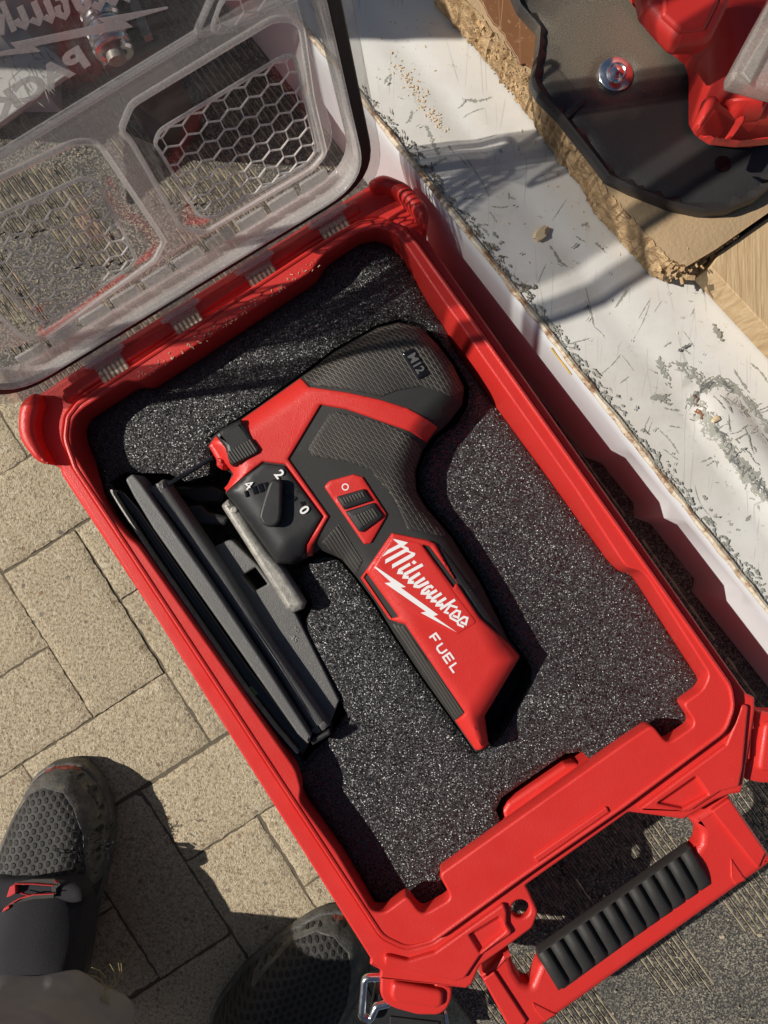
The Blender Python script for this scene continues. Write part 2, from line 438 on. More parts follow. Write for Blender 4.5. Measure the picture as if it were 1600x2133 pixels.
def shoe_mats():
    m = N('step_rubber')
    n1 = m.noise(420, 3, .7)
    c = m.mix(n1, (.018, .018, .018), (.05, .048, .045))
    dust = m.math('MULTIPLY', m.ramp(m.noise(900, 3, .75), [(.48, 0.0), (.62, 1.0)]), m.ramp(m.noise(30, 4), [(.3, .5), (.65, 1.0)]))
    c = m.mix(dust, c, (.36, .32, .25))
    m.p(Base_Color=c, Roughness=.75, Normal=m.bump(n1, .6, .0015)); M['step'] = m.m
    m = N('sand'); n1 = m.noise(1200, 3, .7)
    m.p(Base_Color=m.mix(n1, (.30, .24, .15), (.66, .57, .41)), Roughness=.9, Normal=m.bump(n1, .8, .001)); M['sand'] = m.m
    m = N('chrome'); m.p(Base_Color=(.74, .75, .76, 1), Metallic=1.0, Roughness=m.ramp(m.noise(200, 3), [(.3, .10), (.7, .28)])); M['chrome'] = m.m
    m = N('cast_metal'); n1 = m.noise(260, 4, .7)
    m.p(Base_Color=m.ramp(n1, [(.3, (.20, .19, .17)), (.6, (.38, .36, .32))]), Metallic=.4, Roughness=.5, Normal=m.bump(m.noise(1500, 2), .3, .0006)); M['cast'] = m.m
    m = N('powder_coat'); n1 = m.noise(1600, 2, .6)
    c = m.mix(m.noise(40, 4), (.09, .088, .086), (.14, .137, .132))
    c = m.mix(m.math('MULTIPLY', m.ramp(m.noise(700, 2, .7), [(.58, 0.0), (.66, 1.0)]), m.ramp(m.noise(16, 3), [(.4, .05), (.7, .6)])), c, (.26, .235, .20))
    m.p(Base_Color=c, Roughness=.45, Normal=m.bump(n1, .5, .0006)); m.b.inputs['Specular IOR Level'].default_value = .6; M['powder'] = m.m
    m = N('saw_base_black'); n1 = m.noise(1500, 2, .6)
    c = m.mix(m.noise(30, 4), (.016, .016, .018), (.032, .032, .035))
    pc = W((1265, 55), .39); vd = m.n('VectorMath', {0: m.n('NewGeometry').outputs['Position'], 1: tuple(pc)}, operation='DISTANCE').outputs['Value']
    dz = m.ramp(m.math('ADD', vd, m.math('MULTIPLY', m.noise(40, 4, .6), .03)), [(.040, .85), (.062, .07)])
    c = m.mix(m.math('MULTIPLY', m.ramp(m.noise(2400, 3, .75), [(.40, .30), (.60, 1.0)]), dz), c, (.21, .175, .125))
    m.p(Base_Color=c, Roughness=.40, Normal=m.bump(n1, .4, .0006)); M['sawbase'] = m.m
    m = N('shoe_knit')
    ws_ = [m.n('TexWave', {'Scale': 46, 'Vector': m.co(rot=(0, 0, R(a) + .3))}, wave_type='BANDS', bands_direction='X').outputs['Fac'] for a in (0, 60, 120)]
    h = m.ramp(m.math('MULTIPLY', m.math('ADD', m.math('ADD', ws_[0], ws_[1]), ws_[2]), .333), [(.34, 1.0), (.58, 0.0)])
    c = m.mix(h, (.040, .037, .034), (.010, .0098, .0095))
    c = m.mix(m.ramp(m.noise(500, 3, .7), [(.62, 0.0), (.74, .5)]), c, (.30, .27, .22))
    m.p(Base_Color=c, Roughness=.7, Normal=m.bump(h, .8, .002)); M['knit'] = m.m
    m = N('toe_rubber'); n1 = m.noise(70, 5, .7)
    m.p(Base_Color=m.ramp(n1, [(.35, (.045, .042, .04)), (.55, (.10, .095, .088)), (.75, (.22, .18, .12))]), Roughness=.6, Normal=m.bump(m.noise(400, 3), .5, .0015)); M['toe'] = m.m
    m = N('red_rubber'); m.p(Base_Color=m.mix(m.noise(60, 4), (.22, .045, .03), (.32, .08, .055)), Roughness=.6); M['redrubber'] = m.m
    m = N('red_webbing'); m.p(Base_Color=(.55, .03, .035, 1), Roughness=.7); M['redweb'] = m.m
    ribbed('black_webbing', R(10), 330); M['web'] = M['black_webbing']
    m = N('dark_sock'); n1 = m.noise(1300, 2)
    m.p(Base_Color=m.mix(n1, (.010, .010, .013), (.028, .028, .034)), Roughness=.9, Normal=m.bump(n1, .6, .001)); M['sock'] = m.m
    m = N('grey_trouser_cloth'); n1 = m.noise(1500, 2)
    c = m.mix(m.noise(25, 4), (.27, .26, .255), (.36, .345, .34))
    m.p(Base_Color=c, Roughness=.9, Normal=m.bump(n1, .5, .0008, m.bump(m.noise(16, 2, .5, m.co(scale=(1, 1, 1.6))), .7, .02))); M['cloth'] = m.m
    m = N('skin'); m.p(Base_Color=(.5, .3, .22, 1), Roughness=.55); M['skin'] = m.m
    m = N('yellow_thread'); m.p(Base_Color=(.42, .33, .15, 1), Roughness=.9); M['thread'] = m.m
    m = N('white_print'); m.p(Base_Color=(.80, .78, .78, 1), Roughness=.45); M['white'] = m.m
    m = N('gasket_black'); n1 = m.ramp(m.noise(900, 2, .7), [(.68, 0.0), (.76, .7)])
    m.p(Base_Color=m.mix(n1, (.010, .010, .011), (.30, .27, .22)), Roughness=.5); M['gasket'] = m.m
    m = N('sawdust'); m.p(Base_Color=m.mix(m.noise(300, 2), (.50, .34, .18), (.74, .62, .43)), Roughness=.9); M['dust'] = m.m
    m = N('yellow_paint'); m.p(Base_Color=(.62, .38, .06, 1), Roughness=.6); M['yellow'] = m.m
shoe_mats()

def clear(name, haze, tint=(.93, .93, .92), rough=.06, frost=0.0, hcol=(.62, .60, .57)):
    """moulded clear plastic: see-through, glossy by Fresnel, with a scattering film of dust and scuffs"""
    m = N(name); m.t.nodes.remove(m.b)
    tr = m.n('BsdfTransparent', {'Color': tint + (1,)})
    h0 = m.noise(800, 3, .7); bmp = m.bump(m.noise(60 if frost == 0 else 1600, 3), .12 if frost == 0 else .5, .001)
    tl = m.n('BsdfTranslucent', {'Color': hcol + (1,)}); df = m.n('BsdfDiffuse', {'Color': hcol + (1,)})
    hz = m.n('MixShader', {0: .45, 1: tl.outputs[0], 2: df.outputs[0]})
    hf = m.math('MULTIPLY', m.ramp(h0, [(.35, .75), (.60, 1.0), (.72, 1.7)]), haze)
    hf = m.math('MULTIPLY', hf, m.ramp(m.noise(14, 4), [(.3, .75), (.7, 1.25)]))
    a = m.n('MixShader', {0: hf, 1: tr.outputs[0], 2: hz.outputs[0]})
    gl = m.n('BsdfGlossy', {'Color': (1, 1, 1, 1), 'Roughness': rough, 'Normal': bmp})
    fc = m.n('LayerWeight', {'Blend': .5, 'Normal': bmp}).outputs['Facing']
    fr = m.math('ADD', .035, m.math('MULTIPLY', m.math('POWER', fc, 5.0), .95))
    b = m.n('MixShader', {0: fr, 1: a.outputs[0], 2: gl.outputs[0]})
    m.t.links.new(b.outputs[0], m.out.inputs[0]); M[name] = m.m
clear('clear', .03, (.92, .92, .92), hcol=(.85, .83, .8))
clear('clear_flange', .12, (.88, .88, .875), hcol=(.9, .87, .84))
clear('window', .06, (.80, .80, .80), hcol=(.85, .83, .8))
clear('frosted', .17, (.93, .925, .92), .22, 1, (.97, .94, .90))
clear('hexagon_edge', .75, (.9, .9, .9), .1, 0, (.98, .95, .92))
clear('highlight_edge', .50, (.92, .92, .92), .05, 0, (.95, .92, .89))  # milky white put into the plastic's colour for bright highlights along its edges
clear('hinge_clear', .16, (.95, .95, .95), .04, 0, (.9, .88, .86))
clear('tab_frost', .36, (.9, .9, .9), .3, 1, (.88, .86, .83))
clear('shield', .55, (.8, .79, .77), .2, 1, (.72, .68, .63))
clear('lid_print', .86, (.9, .9, .9), .4, 0, (.92, .84, .84))

# ------------------------------------------------------------------ ground: herringbone paving
D_G, D_STEP, D_FLOOR, D_RIM, D_FOAM = .90, .525, .4254, .430, .4525
ground = link('ground', bpy.data.meshes.new('ground'), M['joint'])
bm = bmesh.new(); s = 60
vs_ = [bm.verts.new(v) for v in ((-s, -s, -.004), (s, -s, -.004), (s, s, -.004), (-s, s, -.004))]; bm.faces.new(vs_); bm.to_mesh(ground.data); bm.free()
ground['kind'] = 'structure'
e1 = Vector((.843, .538, 0)); e2 = Vector((.538, -.843, 0)); O = W((290, 1647), D_G); U = .1
def brick_mesh(seed):
    r = random.Random(seed); bm = bmesh.new(); nx, ny = 32, 16
    lx, ly = .2 - .0030, .1 - .0030
    grid = []
    for j in range(ny + 1):
        row = []
        for i in range(nx + 1):
            x, y = lx * (i / nx - .5), ly * (j / ny - .5)
            d = min(lx / 2 - abs(x), ly / 2 - abs(y))
            z = -.0022 if d < 1e-6 else 0
            if 1e-6 < d: z -= .0005 * max(0, 1 - d / .02)
            jit = .0007 if 1e-6 < d else .0009
            row.append(bm.verts.new((x + r.uniform(-jit, jit), y + r.uniform(-jit, jit), z + (r.uniform(-.0008, .0004) if d < .02 else r.uniform(-.0003, .0003)))))
        grid.append(row)
    for j in range(ny):
        for i in range(nx): bm.faces.new((grid[j][i], grid[j][i + 1], grid[j + 1][i + 1], grid[j + 1][i]))
    be = [e for e in bm.edges if e.is_boundary]
    ex = bmesh.ops.extrude_edge_only(bm, edges=be)
    for v in ex['geom']:
        if isinstance(v, bmesh.types.BMVert): v.co.z = -.03
    me = bpy.data.meshes.new('brick'); bm.to_mesh(me); bm.free()
    me.materials.append(M['concrete']); me.polygons.foreach_set('use_smooth', [True] * len(me.polygons)); me.set_sharp_from_angle(angle=R(50))
    return me
BM = [brick_mesh(i) for i in range(8)]
for gx in range(-10, 15):
    for gy in range(-10, 12):
        m_ = (gx - gy) % 4
        if m_ == 0: c = O + e1 * (gx + 1) * U + e2 * (gy + .5) * U; a = e1
        elif m_ == 3: c = O + e1 * (gx + .5) * U + e2 * (gy + 1) * U; a = e2
        else: continue
        if abs(c.x) > .62 or c.y > .45 or c.y < -.85: continue
        if c.x > .2 and c.y > -.45: continue
        o = bpy.data.objects.new('brick', random.choice(BM)); COL.objects.link(o); o.parent = ground
        ang = math.atan2(a.y, a.x) + random.choice((0, math.pi)) + random.uniform(-.006, .006)
        o.matrix_local = Matrix.Translation((c.x + random.uniform(-.0008, .0008), c.y + random.uniform(-.0008, .0008), random.uniform(-.0016, .0004))) @ Matrix.Rotation(ang, 4, 'Z') @ Matrix.Rotation(random.uniform(-.004, .004), 4, 'X')

# ------------------------------------------------------------------ the van: load floor, sill, step
van = thing('van', 'white van rear with scratched load floor, sill and black ribbed rubber step', 'van', (.3, .2, 0))
sa, sb = W((785, 250), D_FLOOR), W((1600, 1275), D_FLOOR)     # seam line
sd = (sb - sa).normalized(); sn = Vector((-sd.y, sd.x, 0))     # sn points to the load floor side
if sn.x < 0: sn = -sn
def seam(t, off=0, z=None):
    p = sa + sd * t + sn * off; return Vector((p.x, p.y, p.z if z is None else z))
zF, zS = H - D_FLOOR, H - D_STEP
# floor sheet with a pressed rib
ra, rb = W((1497, 868), D_FLOOR), W((1790, 1262), D_FLOOR)
def floor_z(P, d):
    A = np.array(ra[:2]); B = np.array(rb[:2]); AB = B - A; t = np.clip(((P - A) @ AB) / (AB @ AB), 0, 1)
    q = np.linalg.norm(P - (A + t[:, None] * AB), axis=1)
    rib = np.clip(1 - np.maximum(q - .006, 0) / .010, 0, 1); rib = .0062 * rib * rib * (3 - 2 * rib)
    # a shallow pressed channel that runs parallel to the seam
    s_ = (P - np.array(sa[:2])) @ np.array(sn[:2])
    ch = -.0016 * np.exp(-((s_ - .036) / .007) ** 2)
    wv = .0006 * np.sin(P[:, 0] * 38 + 1) * np.sin(P[:, 1] * 31)
    return zF + rib + ch + wv
fl = [tuple(seam(-.6)[:2]), tuple(seam(.75)[:2]), tuple(seam(.75, .75)[:2]), tuple(seam(-.6, .75)[:2])]
floor = field('load_floor', [fl], floor_z, None, M['paint'], van, step=.006)
# sill face under the seam with its pressed steps
ts = [-.6]; prof = []
def tt(p): return (W(p, D_FLOOR) - sa).dot(sd)
kinks = [tt((1330, 935)), tt((1438, 1075)), tt((1595, 1270))]
pts = [(-.6, .0), (kinks[0] - .004, 0), (kinks[0] + .006, .006), (kinks[1] - .006, .006), (kinks[1] + .002, .0005), (kinks[1] + .012, .0065), (kinks[2] - .006, .0065), (kinks[2], 0), (.75, 0)]
rows = []
for zz, base in ((zF + .0005, .0012), (zF - .004, -.0006), (zF - .012, -.001), (zF - .03, -.001), (zF - .06, -.001), (zS - .01, -.001)):
    k = 0 if zz > zF - .02 else 1
    rows.append([seam(t, base + o_ * k, zz) for t, o_ in pts])
mk('sill_face', *loft(rows, False), M['sill'], van, 60)
# worn metal edge along the seam, with grime
path = []
for i in range(120):
    t = -.3 + i * 1.0 / 119
    path.append(seam(t, .0006 + random.uniform(-.0004, .0004), zF + .0006 + random.uniform(-.0004, .0004)))
mk('edge_strip', *tube(path, [random.uniform(.0014, .0023) for _ in path], 6), M['edge'], van)

# flat marks (paint loss, scratches) lying on the sheet
def fz(x, y): return float(floor_z(np.array([[x, y]]), None)[0])
def flake(cx, cy, L, wd, ang, zl, jag=.35, n=7):
    ca, sa_ = math.cos(ang), math.sin(ang); top = []; bot = []; bow = random.gauss(0, .05) * L
    n = max(n, min(26, int(L / .0007)))
    for i in range(n + 1):
        u = i / n; env = min(1, 6 * min(u, 1 - u) + .12) * random.choice((1, 1, .7, .45, .2))
        a = wd / 2 * env * random.uniform(1 - jag, 1 + jag); b = wd / 2 * env * random.uniform(1 - jag, 1 + jag)
        x = (u - .5) * L; y0 = bow * 4 * u * (1 - u) + random.gauss(0, wd * .12)
        top.append((x, y0 + a)); bot.append((x, y0 - b))
    out = []
    for x, y in top + bot[::-1]:
        X = cx + x * ca - y * sa_; Y = cy + x * sa_ + y * ca; out.append((X, Y))
    zz = floor_z(np.array(out), None) + zl
    m_ = n + 1
    return [(x, y, float(z)) for (x, y), z in zip(out, zz)], [(i, 2 * m_ - 1 - i, 2 * m_ - 2 - i, i + 1) for i in range(n)]
zl = [.00006]
def nz(): zl[0] += .0000008; return zl[0]
marks = []; darks = []; grimes = []
def addpx(lst, p0, p1, wpx, jag=.35, n=7):
    a, b = W(p0, D_FLOOR), W(p1, D_FLOOR)
    lst.append(flake((a.x + b.x) / 2, (a.y + b.y) / 2, (b - a).length, wpx * D_FLOOR / F, math.atan2(b.y - a.y, b.x - a.x), nz(), jag, n))
def A2(lst, segs, s=2.0, ox=800, oy=0):
    for q in segs: addpx(lst, (ox + q[0] / s, oy + q[1] / s), (ox + q[2] / s, oy + q[3] / s), q[4] / s)
A2(marks, [(295, 455, 345, 412, 9), (340, 415, 452, 400, 14), (300, 508, 420, 450, 5), (90, 515, 115, 460, 16), (170, 520, 200, 580, 18), (190, 560, 235, 650, 22), (190, 700, 270, 660, 14), (265, 600, 295, 640, 10), (330, 640, 440, 820, 5), (520, 830, 530, 760, 9), (385, 935, 440, 985, 12), (440, 880, 470, 930, 9), (445, 860, 520, 860, 7), (330, 830, 420, 810, 9), (820, 940, 850, 930, 16), (690, 1020, 740, 1100, 16), (720, 1080, 770, 1110, 10), (955, 1310, 1020, 1195, 9), (640, 1180, 675, 1100, 5), (830, 1130, 880, 1370, 4), (1060, 1330, 1115, 1240, 4), (1100, 1100, 1120, 1060, 7), (700, 920, 760, 830, 4), (480, 620, 495, 635, 9), (0, 350, 30, 310, 12), (20, 360, 30, 310, 10), (310, 650, 350, 700, 6), (380, 580, 470, 560, 3), (880, 1010, 900, 1030, 12), (800, 985, 840, 1010, 10)])
A2(marks, [(640, 130, 740, 0, 8), (520, 60, 560, 190, 6), (560, 190, 620, 255, 4), (420, 280, 545, 245, 8), (590, 430, 695, 325, 6), (700, 330, 760, 410, 4), (730, 300, 840, 65, 4), (905, 590, 990, 605, 12), (930, 680, 990, 690, 10), (690, 470, 735, 435, 8), (740, 545, 752, 552, 16), (640, 490, 655, 520, 9), (905, 290, 945, 265, 8), (1060, 100, 1040, 140, 10), (1000, 300, 1040, 330, 8), (805, 720, 840, 630, 7), (830, 715, 850, 660, 6), (885, 700, 980, 820, 10), (900, 790, 980, 850, 8), (1085, 860, 1170, 825, 10), (1170, 890, 1180, 830, 8), (1060, 970, 1140, 1130, 5), (1310, 1150, 1345, 1120, 20), (1230, 1160, 1245, 1175, 20), (1265, 1190, 1285, 1198, 16), (1115, 880, 1160, 850, 8), (1330, 370, 1420, 470, 12), (1250, 400, 1330, 520, 14), (1000, 210, 1060, 300, 4), (860, 120, 900, 60, 3), (1300, 30, 1330, 10, 6)], 2.37, 1000, 600)
# worn ridges of the pressed rib: many small flakes along its crest
def wear(lst, x0, y0, x1, y1, wd, n, s=2.37, ox=1000, oy=600, big=1.0):
    for k in range(n):
        u = random.random(); x, y = x0 + (x1 - x0) * u, y0 + (y1 - y0) * u; g = random.gauss(0, wd * .33)
        dx, dy = x1 - x0, y1 - y0; l = math.hypot(dx, dy); x += -dy / l * g; y += dx / l * g
        p = W((ox + x / s, oy + y / s), D_FLOOR); an = math.atan2(-dy, dx) + random.gauss(0, .55)
        lst.append(flake(p.x, p.y, random.lognormvariate(0, .4) * .0034 * big, random.uniform(.0005, .0014) * big, an, nz(), .5, 6))
for (x0, y0, x1, y1, wd, n) in ((1075, 610, 1150, 720, 60, 34), (1130, 700, 1230, 850, 56, 44), (1210, 820, 1330, 950, 60, 44), (1300, 920, 1422, 1060, 60, 46), (1050, 540, 1080, 640, 46, 26), (1055, 560, 1110, 480, 42, 26), (1090, 490, 1190, 460, 40, 26), (1180, 455, 1260, 500, 36, 18), (1250, 490, 1330, 580, 32, 16), (1310, 560, 1422, 700, 30, 16), (960, 370, 1110, 470, 40, 26), (850, 545, 930, 545, 30, 14), (890, 350, 940, 480, 34, 16)):
    wear(marks, x0, y0, x1, y1, wd, int(n * 1.8))
for (x0, y0, x1, y1, wd, n) in ((1090, 500, 1150, 470, 22, 12), (1065, 520, 1060, 620, 20, 14), (1140, 690, 1240, 850, 22, 18), (1240, 850, 1420, 1050, 26, 30), (1180, 468, 1250, 500, 14, 8)):
    wear(darks, x0, y0, x1, y1, wd, n)
for i in range(46):   # cross hatching beside the rib
    x, y = random.uniform(1130, 1400), random.uniform(520, 850)
    if abs((y - 480) - (x - 1130) * 1.2) > 170: continue
    a = random.choice((-.5, .9, 1.3)) + random.uniform(-.2, .2); l = random.uniform(30, 110)
    A2(marks, [(x, y, x + l * math.cos(a), y + l * math.sin(a), random.uniform(3, 7))], 2.37, 1000, 600)
# chipped grey margins along the seam
for i in range(900):
    t = random.uniform(-.02, .62)
    side = random.choice((1, 1, -1)); off = abs(random.gauss(0, .0032)) + .0018
    if side < 0: off = min(off, .0028) * -.4
    p = seam(t, max(off * side, -.0008))
    q = (800 + p.x * F / D_FLOOR, 1066.5 - p.y * F / D_FLOOR)
    lst = marks if t > .13 else (grimes if random.random() < .5 else marks)
    if t < .13: lst = grimes if random.random() < .6 else marks
    an = math.atan2(sd.y, sd.x) + random.gauss(0, .5); L = random.uniform(.0015, .006)
    lst.append(flake(p.x, p.y, L, random.uniform(.0006, .0019), an, nz(), .6, 5))
# random nicks
for i in range(420):
    x, y = random.uniform(770, 1600), random.uniform(0, 1250)
    p = W((x, y), D_FLOOR); s_ = (p - sa).dot(sn)
    if s_ < .003 or s_ > .17: continue
    an = random.choice((R(-52), R(20), R(48), random.uniform(0, 3.1))) + random.gauss(0, .25)
    L = random.lognormvariate(0, .6) * .0014
    lst = marks if random.random() < .75 else darks
    lst.append(flake(p.x, p.y, L, L * random.uniform(.10, .35), an, nz(), .5, 5))
for nm, lst, mt in (('paint_loss', marks, 'primer'), ('dark_scuff', darks, 'dark'), ('grime', grimes, 'grime')):
    o = mk(nm, *join(lst), M[mt], van, smooth=False); o['kind'] = 'stuff'
rs = []
wear(rs, 1058, 530, 1075, 640, 12, 8); mk('rust_spot', *join(rs), (lambda m: (m.p(Base_Color=(.20, .075, .035, 1), Roughness=.8), m.m)[1])(N('rust')), van, smooth=False)['kind'] = 'stuff'
# yellow crayon mark on the sill
a, b = W((1136, 735), .432), W((1172, 780), .433)
yv = []
pp = [seam((a - sa).dot(sd) + k * .0026, -.0015, zF - .0045 - .004 * math.sin(k * .8) * .15 - k * .0004) for k in range(8)]
mk('crayon_mark', *tube(pp, .0005, 5), M['yellow'], van)

# ---- rubber step with chevron ribs
el0, el1 = W((28, 820), D_STEP), W((52, 855), D_STEP)
ld = Vector((.585, -.811, 0)).normalized(); lnn = Vector((ld.y * -1, ld.x, 0))
if lnn.x < 0: lnn = -lnn
def stp(t, o_, z=zS): p = el0 + ld * t + lnn * o_; return Vector((p.x, p.y, z))
step_top = [stp(-.5, .0), stp(.75, .0), stp(.75, .30), stp(-.5, .30)]
prof = [(0, zS - .10), (-.002, zS - .05), (0, zS - .006), (.003, zS - .001), (.008, zS), (.40, zS)]
mk('step_pad', *loft([[stp(-.5, o_, z) for o_, z in prof], [stp(.75, o_, z) for o_, z in prof]], False), M['step'], van, 30)
ribs = []; sands = []
pitch = .0043
for row in range(-6, 10):
    for g in range(0, 8):
        t0 = -.42 + row * .098 + (g % 2) * .049; o0 = .016 + g * .0345
        if t0 < .12 and (row * 3 + g * 5) % 7 in (0, 3): continue
        for k in range(8):
            a0 = t0 + k * .0026 + random.uniform(-.002, .002); a1 = t0 + .080 + k * .0026 + random.uniform(-.003, .003)
            oc = o0 + k * pitch
            if a0 > .7 or a1 < -.45: continue
            c = (stp(a0, oc) + stp(a1, oc)) / 2
            ribs.append(box(c + Vector((0, 0, .0006)), ld, lnn, Z3v, a1 - a0, .0023, .0013))
            # sand lying in the groove beside each rib
            n = 22; L = []; Rr = []
            for i in range(n + 1):
                t = a0 + (a1 - a0) * i / n; wd = .00095 * random.uniform(.3, 1.3) * (1 if random.random() < .93 else 0.1)
                m0 = random.uniform(-.00018, .00018) + .00215
                L.append(stp(t, oc + m0 - wd, zS + .0003)); Rr.append(stp(t, oc + m0 + wd, zS + .0003))
            mids = [((l + r_) / 2) + Vector((0, 0, .0006)) for l, r_ in zip(L, Rr)]
            sands.append(loft([L, mids, Rr], False))
o = mk('tread_ribs', *join(ribs), M['step'], van, smooth=False); o['kind'] = 'stuff'
o = mk('groove_sand', *join(sands), M['sand'], van, smooth=False); o['kind'] = 'stuff'
gr = []
for i in range(2200):
    t, o_ = random.uniform(-.4, .7), random.uniform(.01, .29); r_ = random.uniform(.0002, .0006)
    if random.random() < .02: r_ *= 2.2
    gr.append(box(stp(t, o_, zS + r_ * .6 + (.0012 if random.random() < .4 else 0)), Vector((math.cos(i), math.sin(i), 0)), Vector((-math.sin(i), math.cos(i), 0)), Z3v, r_ * 2.2, r_ * 1.5, r_))
o = mk('loose_grit', *join(gr), M['sand'], van, smooth=False); o['kind'] = 'stuff'
# unseen block added beyond the top left to throw the shade across the far end
mk('shade_block', *box((-.345, .44, .54), X3, Y3, Z3v, .25, .334, .33), M['sill'], van)

# ---- what is seen through the lid: white plate corner, spring latch
plt = plate('bracket_plate', [rp([(-90, 320), (0, 256), (150, 148), (118, 112), (20, 40), (-90, 20)], 8)], .455, .004, .0012, M['paint'])
tag(plt, 'white scratched metal plate corner seen through the top left of the lid', 'metal plate')
ms = []
for i in range(60):
    p = W((random.uniform(-10, 110), random.uniform(95, 225)), .455); a = random.choice((-.9, .5, 2.2)) + random.gauss(0, .3); L = random.uniform(.004, .013)
    ca, sn_ = math.cos(a), math.sin(a)
    q = [(p.x + (u - .5) * L * ca - v * .0004 * sn_, p.y + (u - .5) * L * sn_ + v * .0004 * ca, H - .455 + .00005 + i * 1e-6) for u, v in ((0, 0), (.5, -1), (1, 0), (.5, 1))]
    ms.append((q, [(0, 1, 2, 3)]))
o = mk('paint_loss', *join(ms), M['primer'], plt, smooth=False); o['kind'] = 'stuff'
mk('plate_leg', *box(W((-60, 180), .49), ld, lnn, Z3v, .02, .03, .066), M['sill'], plt)
spl = thing('spring_latch', 'chrome coil spring latch on a black bracket seen through the lid', 'latch', tuple(W((230, 90), D_STEP)))
a, b = W((176, -60), .402), W((240, 112), .405); ax = (b - a).normalized(); s1 = ax.orthogonal().normalized(); s2 = ax.cross(s1)
P_ = []
for i in range(260):
    u = i / 259; an = u * 2 * math.pi * 9.5; P_.append(a + (b - a) * u + (s1 * math.cos(an) + s2 * math.sin(an)) * .0084)
mk('spring', *tube(P_, .0023, 8), M['chrome'], spl)
mk('spring_rod', *tube([a - ax * .03, b + ax * .004], .0050, 12), M['cast'], spl)
mk('pull_bar', *box((W((262, -40), .412) + W((306, 72), .412)) / 2, (W((306, 72), .412) - W((262, -40), .412)).normalized(), Vector((.93, .37, 0)).normalized(), Z3v, .035, .0045, .005), M['cast'], spl)
plate('bracket', [rp([(205, 118), (255, 90), (330, 62), (340, 88), (262, 128), (215, 142)], 6)], .416, .105, .003, M['black_plastic'], spl)
plate('back_plate', [rp([(120, -60), (320, -60), (310, 70), (240, 130), (205, 130)], 6)], .50, .022, .002, M['step'], spl)

# ------------------------------------------------------------------ red tool case
case = thing('tool_case', 'open red plastic tool case with clear hinged lid on the black step', 'tool case', tuple(W((800, 1200), D_STEP)))
flange = [(86, 818, 20), (56, 841, 25), (49, 880, 25), (53, 915, 25), (66, 938, 15), (86, 962, 15), (128, 975, 8), (772, 1998, 4), (770, 2010, 3), (793, 2022, 6), (790, 2040, 3), (972, 2060, 6), (984, 2050, 6), (1000, 2012, 10), (1060, 1970, 6), (1110, 1933, 22), (1122, 1900, 25), (1100, 1852, 12), (1095, 1845, 4),
          (1310, 1692, 10), (1425, 1707, 12), (1492, 1667, 14), (1519, 1656, 6), (1545, 1652, 4), (1550, 1628, 3), (1573, 1483, 4), (1573, 1453, 5), (1556, 1445, 6), (889, 497, 8), (890, 440, 18), (868, 413, 15), (847, 394, 18), (797, 374, 20), (764, 388, 10), (690, 434, 4), (150, 776, 4)]
hole_tab = [(1085 + 19 * math.cos(a), 1894 + 19 * math.sin(a)) for a in np.linspace(0, 2 * math.pi, 24, endpoint=False)]
rim_o = [(152, 972, 20), (131, 912, 60), (137, 866, 30), (158, 838, 40), (640, 522, 20), (712, 478, 40), (752, 457, 40), (795, 452, 40), (838, 470, 40), (868, 505, 40), (1000, 689, 40), (1469, 1350, 40), (1526, 1432, 60), (1532, 1475, 60), (1515, 1523, 60), (1300, 1683, 40), (1089, 1829, 20), (900, 1966, 50), (848, 1980, 50), (796, 1955, 60)]
lw = [  # (ledge inner edge, foam edge)
    ((152, 940), (190, 930)), ((147, 905), (182, 905)), ((153, 872), (188, 880)), ((173, 851), (212, 862)), ((262, 792), (297, 808)), ((290, 795), (325, 812)),
    ((648, 566), (660, 592)), ((672, 532), (680, 558)), ((745, 484), (748, 512)), ((787, 473), (782, 504)), ((822, 485), (810, 514)), ((848, 516), (838, 540)),
    ((898, 592), (890, 632)), ((935, 645), (928, 690)), ((955, 672), (945, 726)), ((1000, 739), (985, 785)), ((1202, 1026), (1168, 1036)), ((1287, 1158), (1262, 1166)), ((1304, 1182), (1285, 1190)), ((1337, 1190), (1312, 1197)), ((1353, 1210), (1330, 1224)), ((1478, 1406), (1452, 1414)),
    ((1464, 1437), (1450, 1440)), ((1422, 1467), (1414, 1464)), ((1446, 1502), (1440, 1500)), ((1443, 1515), (1437, 1514)), ((1397, 1546), (1390, 1545)), ((1386, 1544), (1380, 1542)), ((1359, 1510), (1352, 1508)),
    ((1300, 1549), (1296, 1545)), ((915, 1822), (912, 1818)), ((938, 1866), (936, 1862)), ((933, 1877), (930, 1876)), ((886, 1904), (884, 1901)), ((873, 1899), (872, 1897)), ((849, 1866), (850, 1864)), ((801, 1902), (803, 1898)), ((776, 1899), (790, 1890)),
    ((700, 1772), (716, 1764)), ((624, 1668), (642, 1660)), ((628, 1642), (630, 1638)), ((616, 1602), (612, 1604)), ((288, 1134), (284, 1137)), ((270, 1120), (266, 1122)), ((234, 1078), (232, 1080))]
def rpair(pairs, r):
    A = rp([p[0] for p in pairs], r, 4); B = rp([p[1] for p in pairs], r, 4); return A, B
LI, FE = rpair([((p[0][0], p[0][1], 10), (p[1][0], p[1][1], 10)) for p in lw], 10)
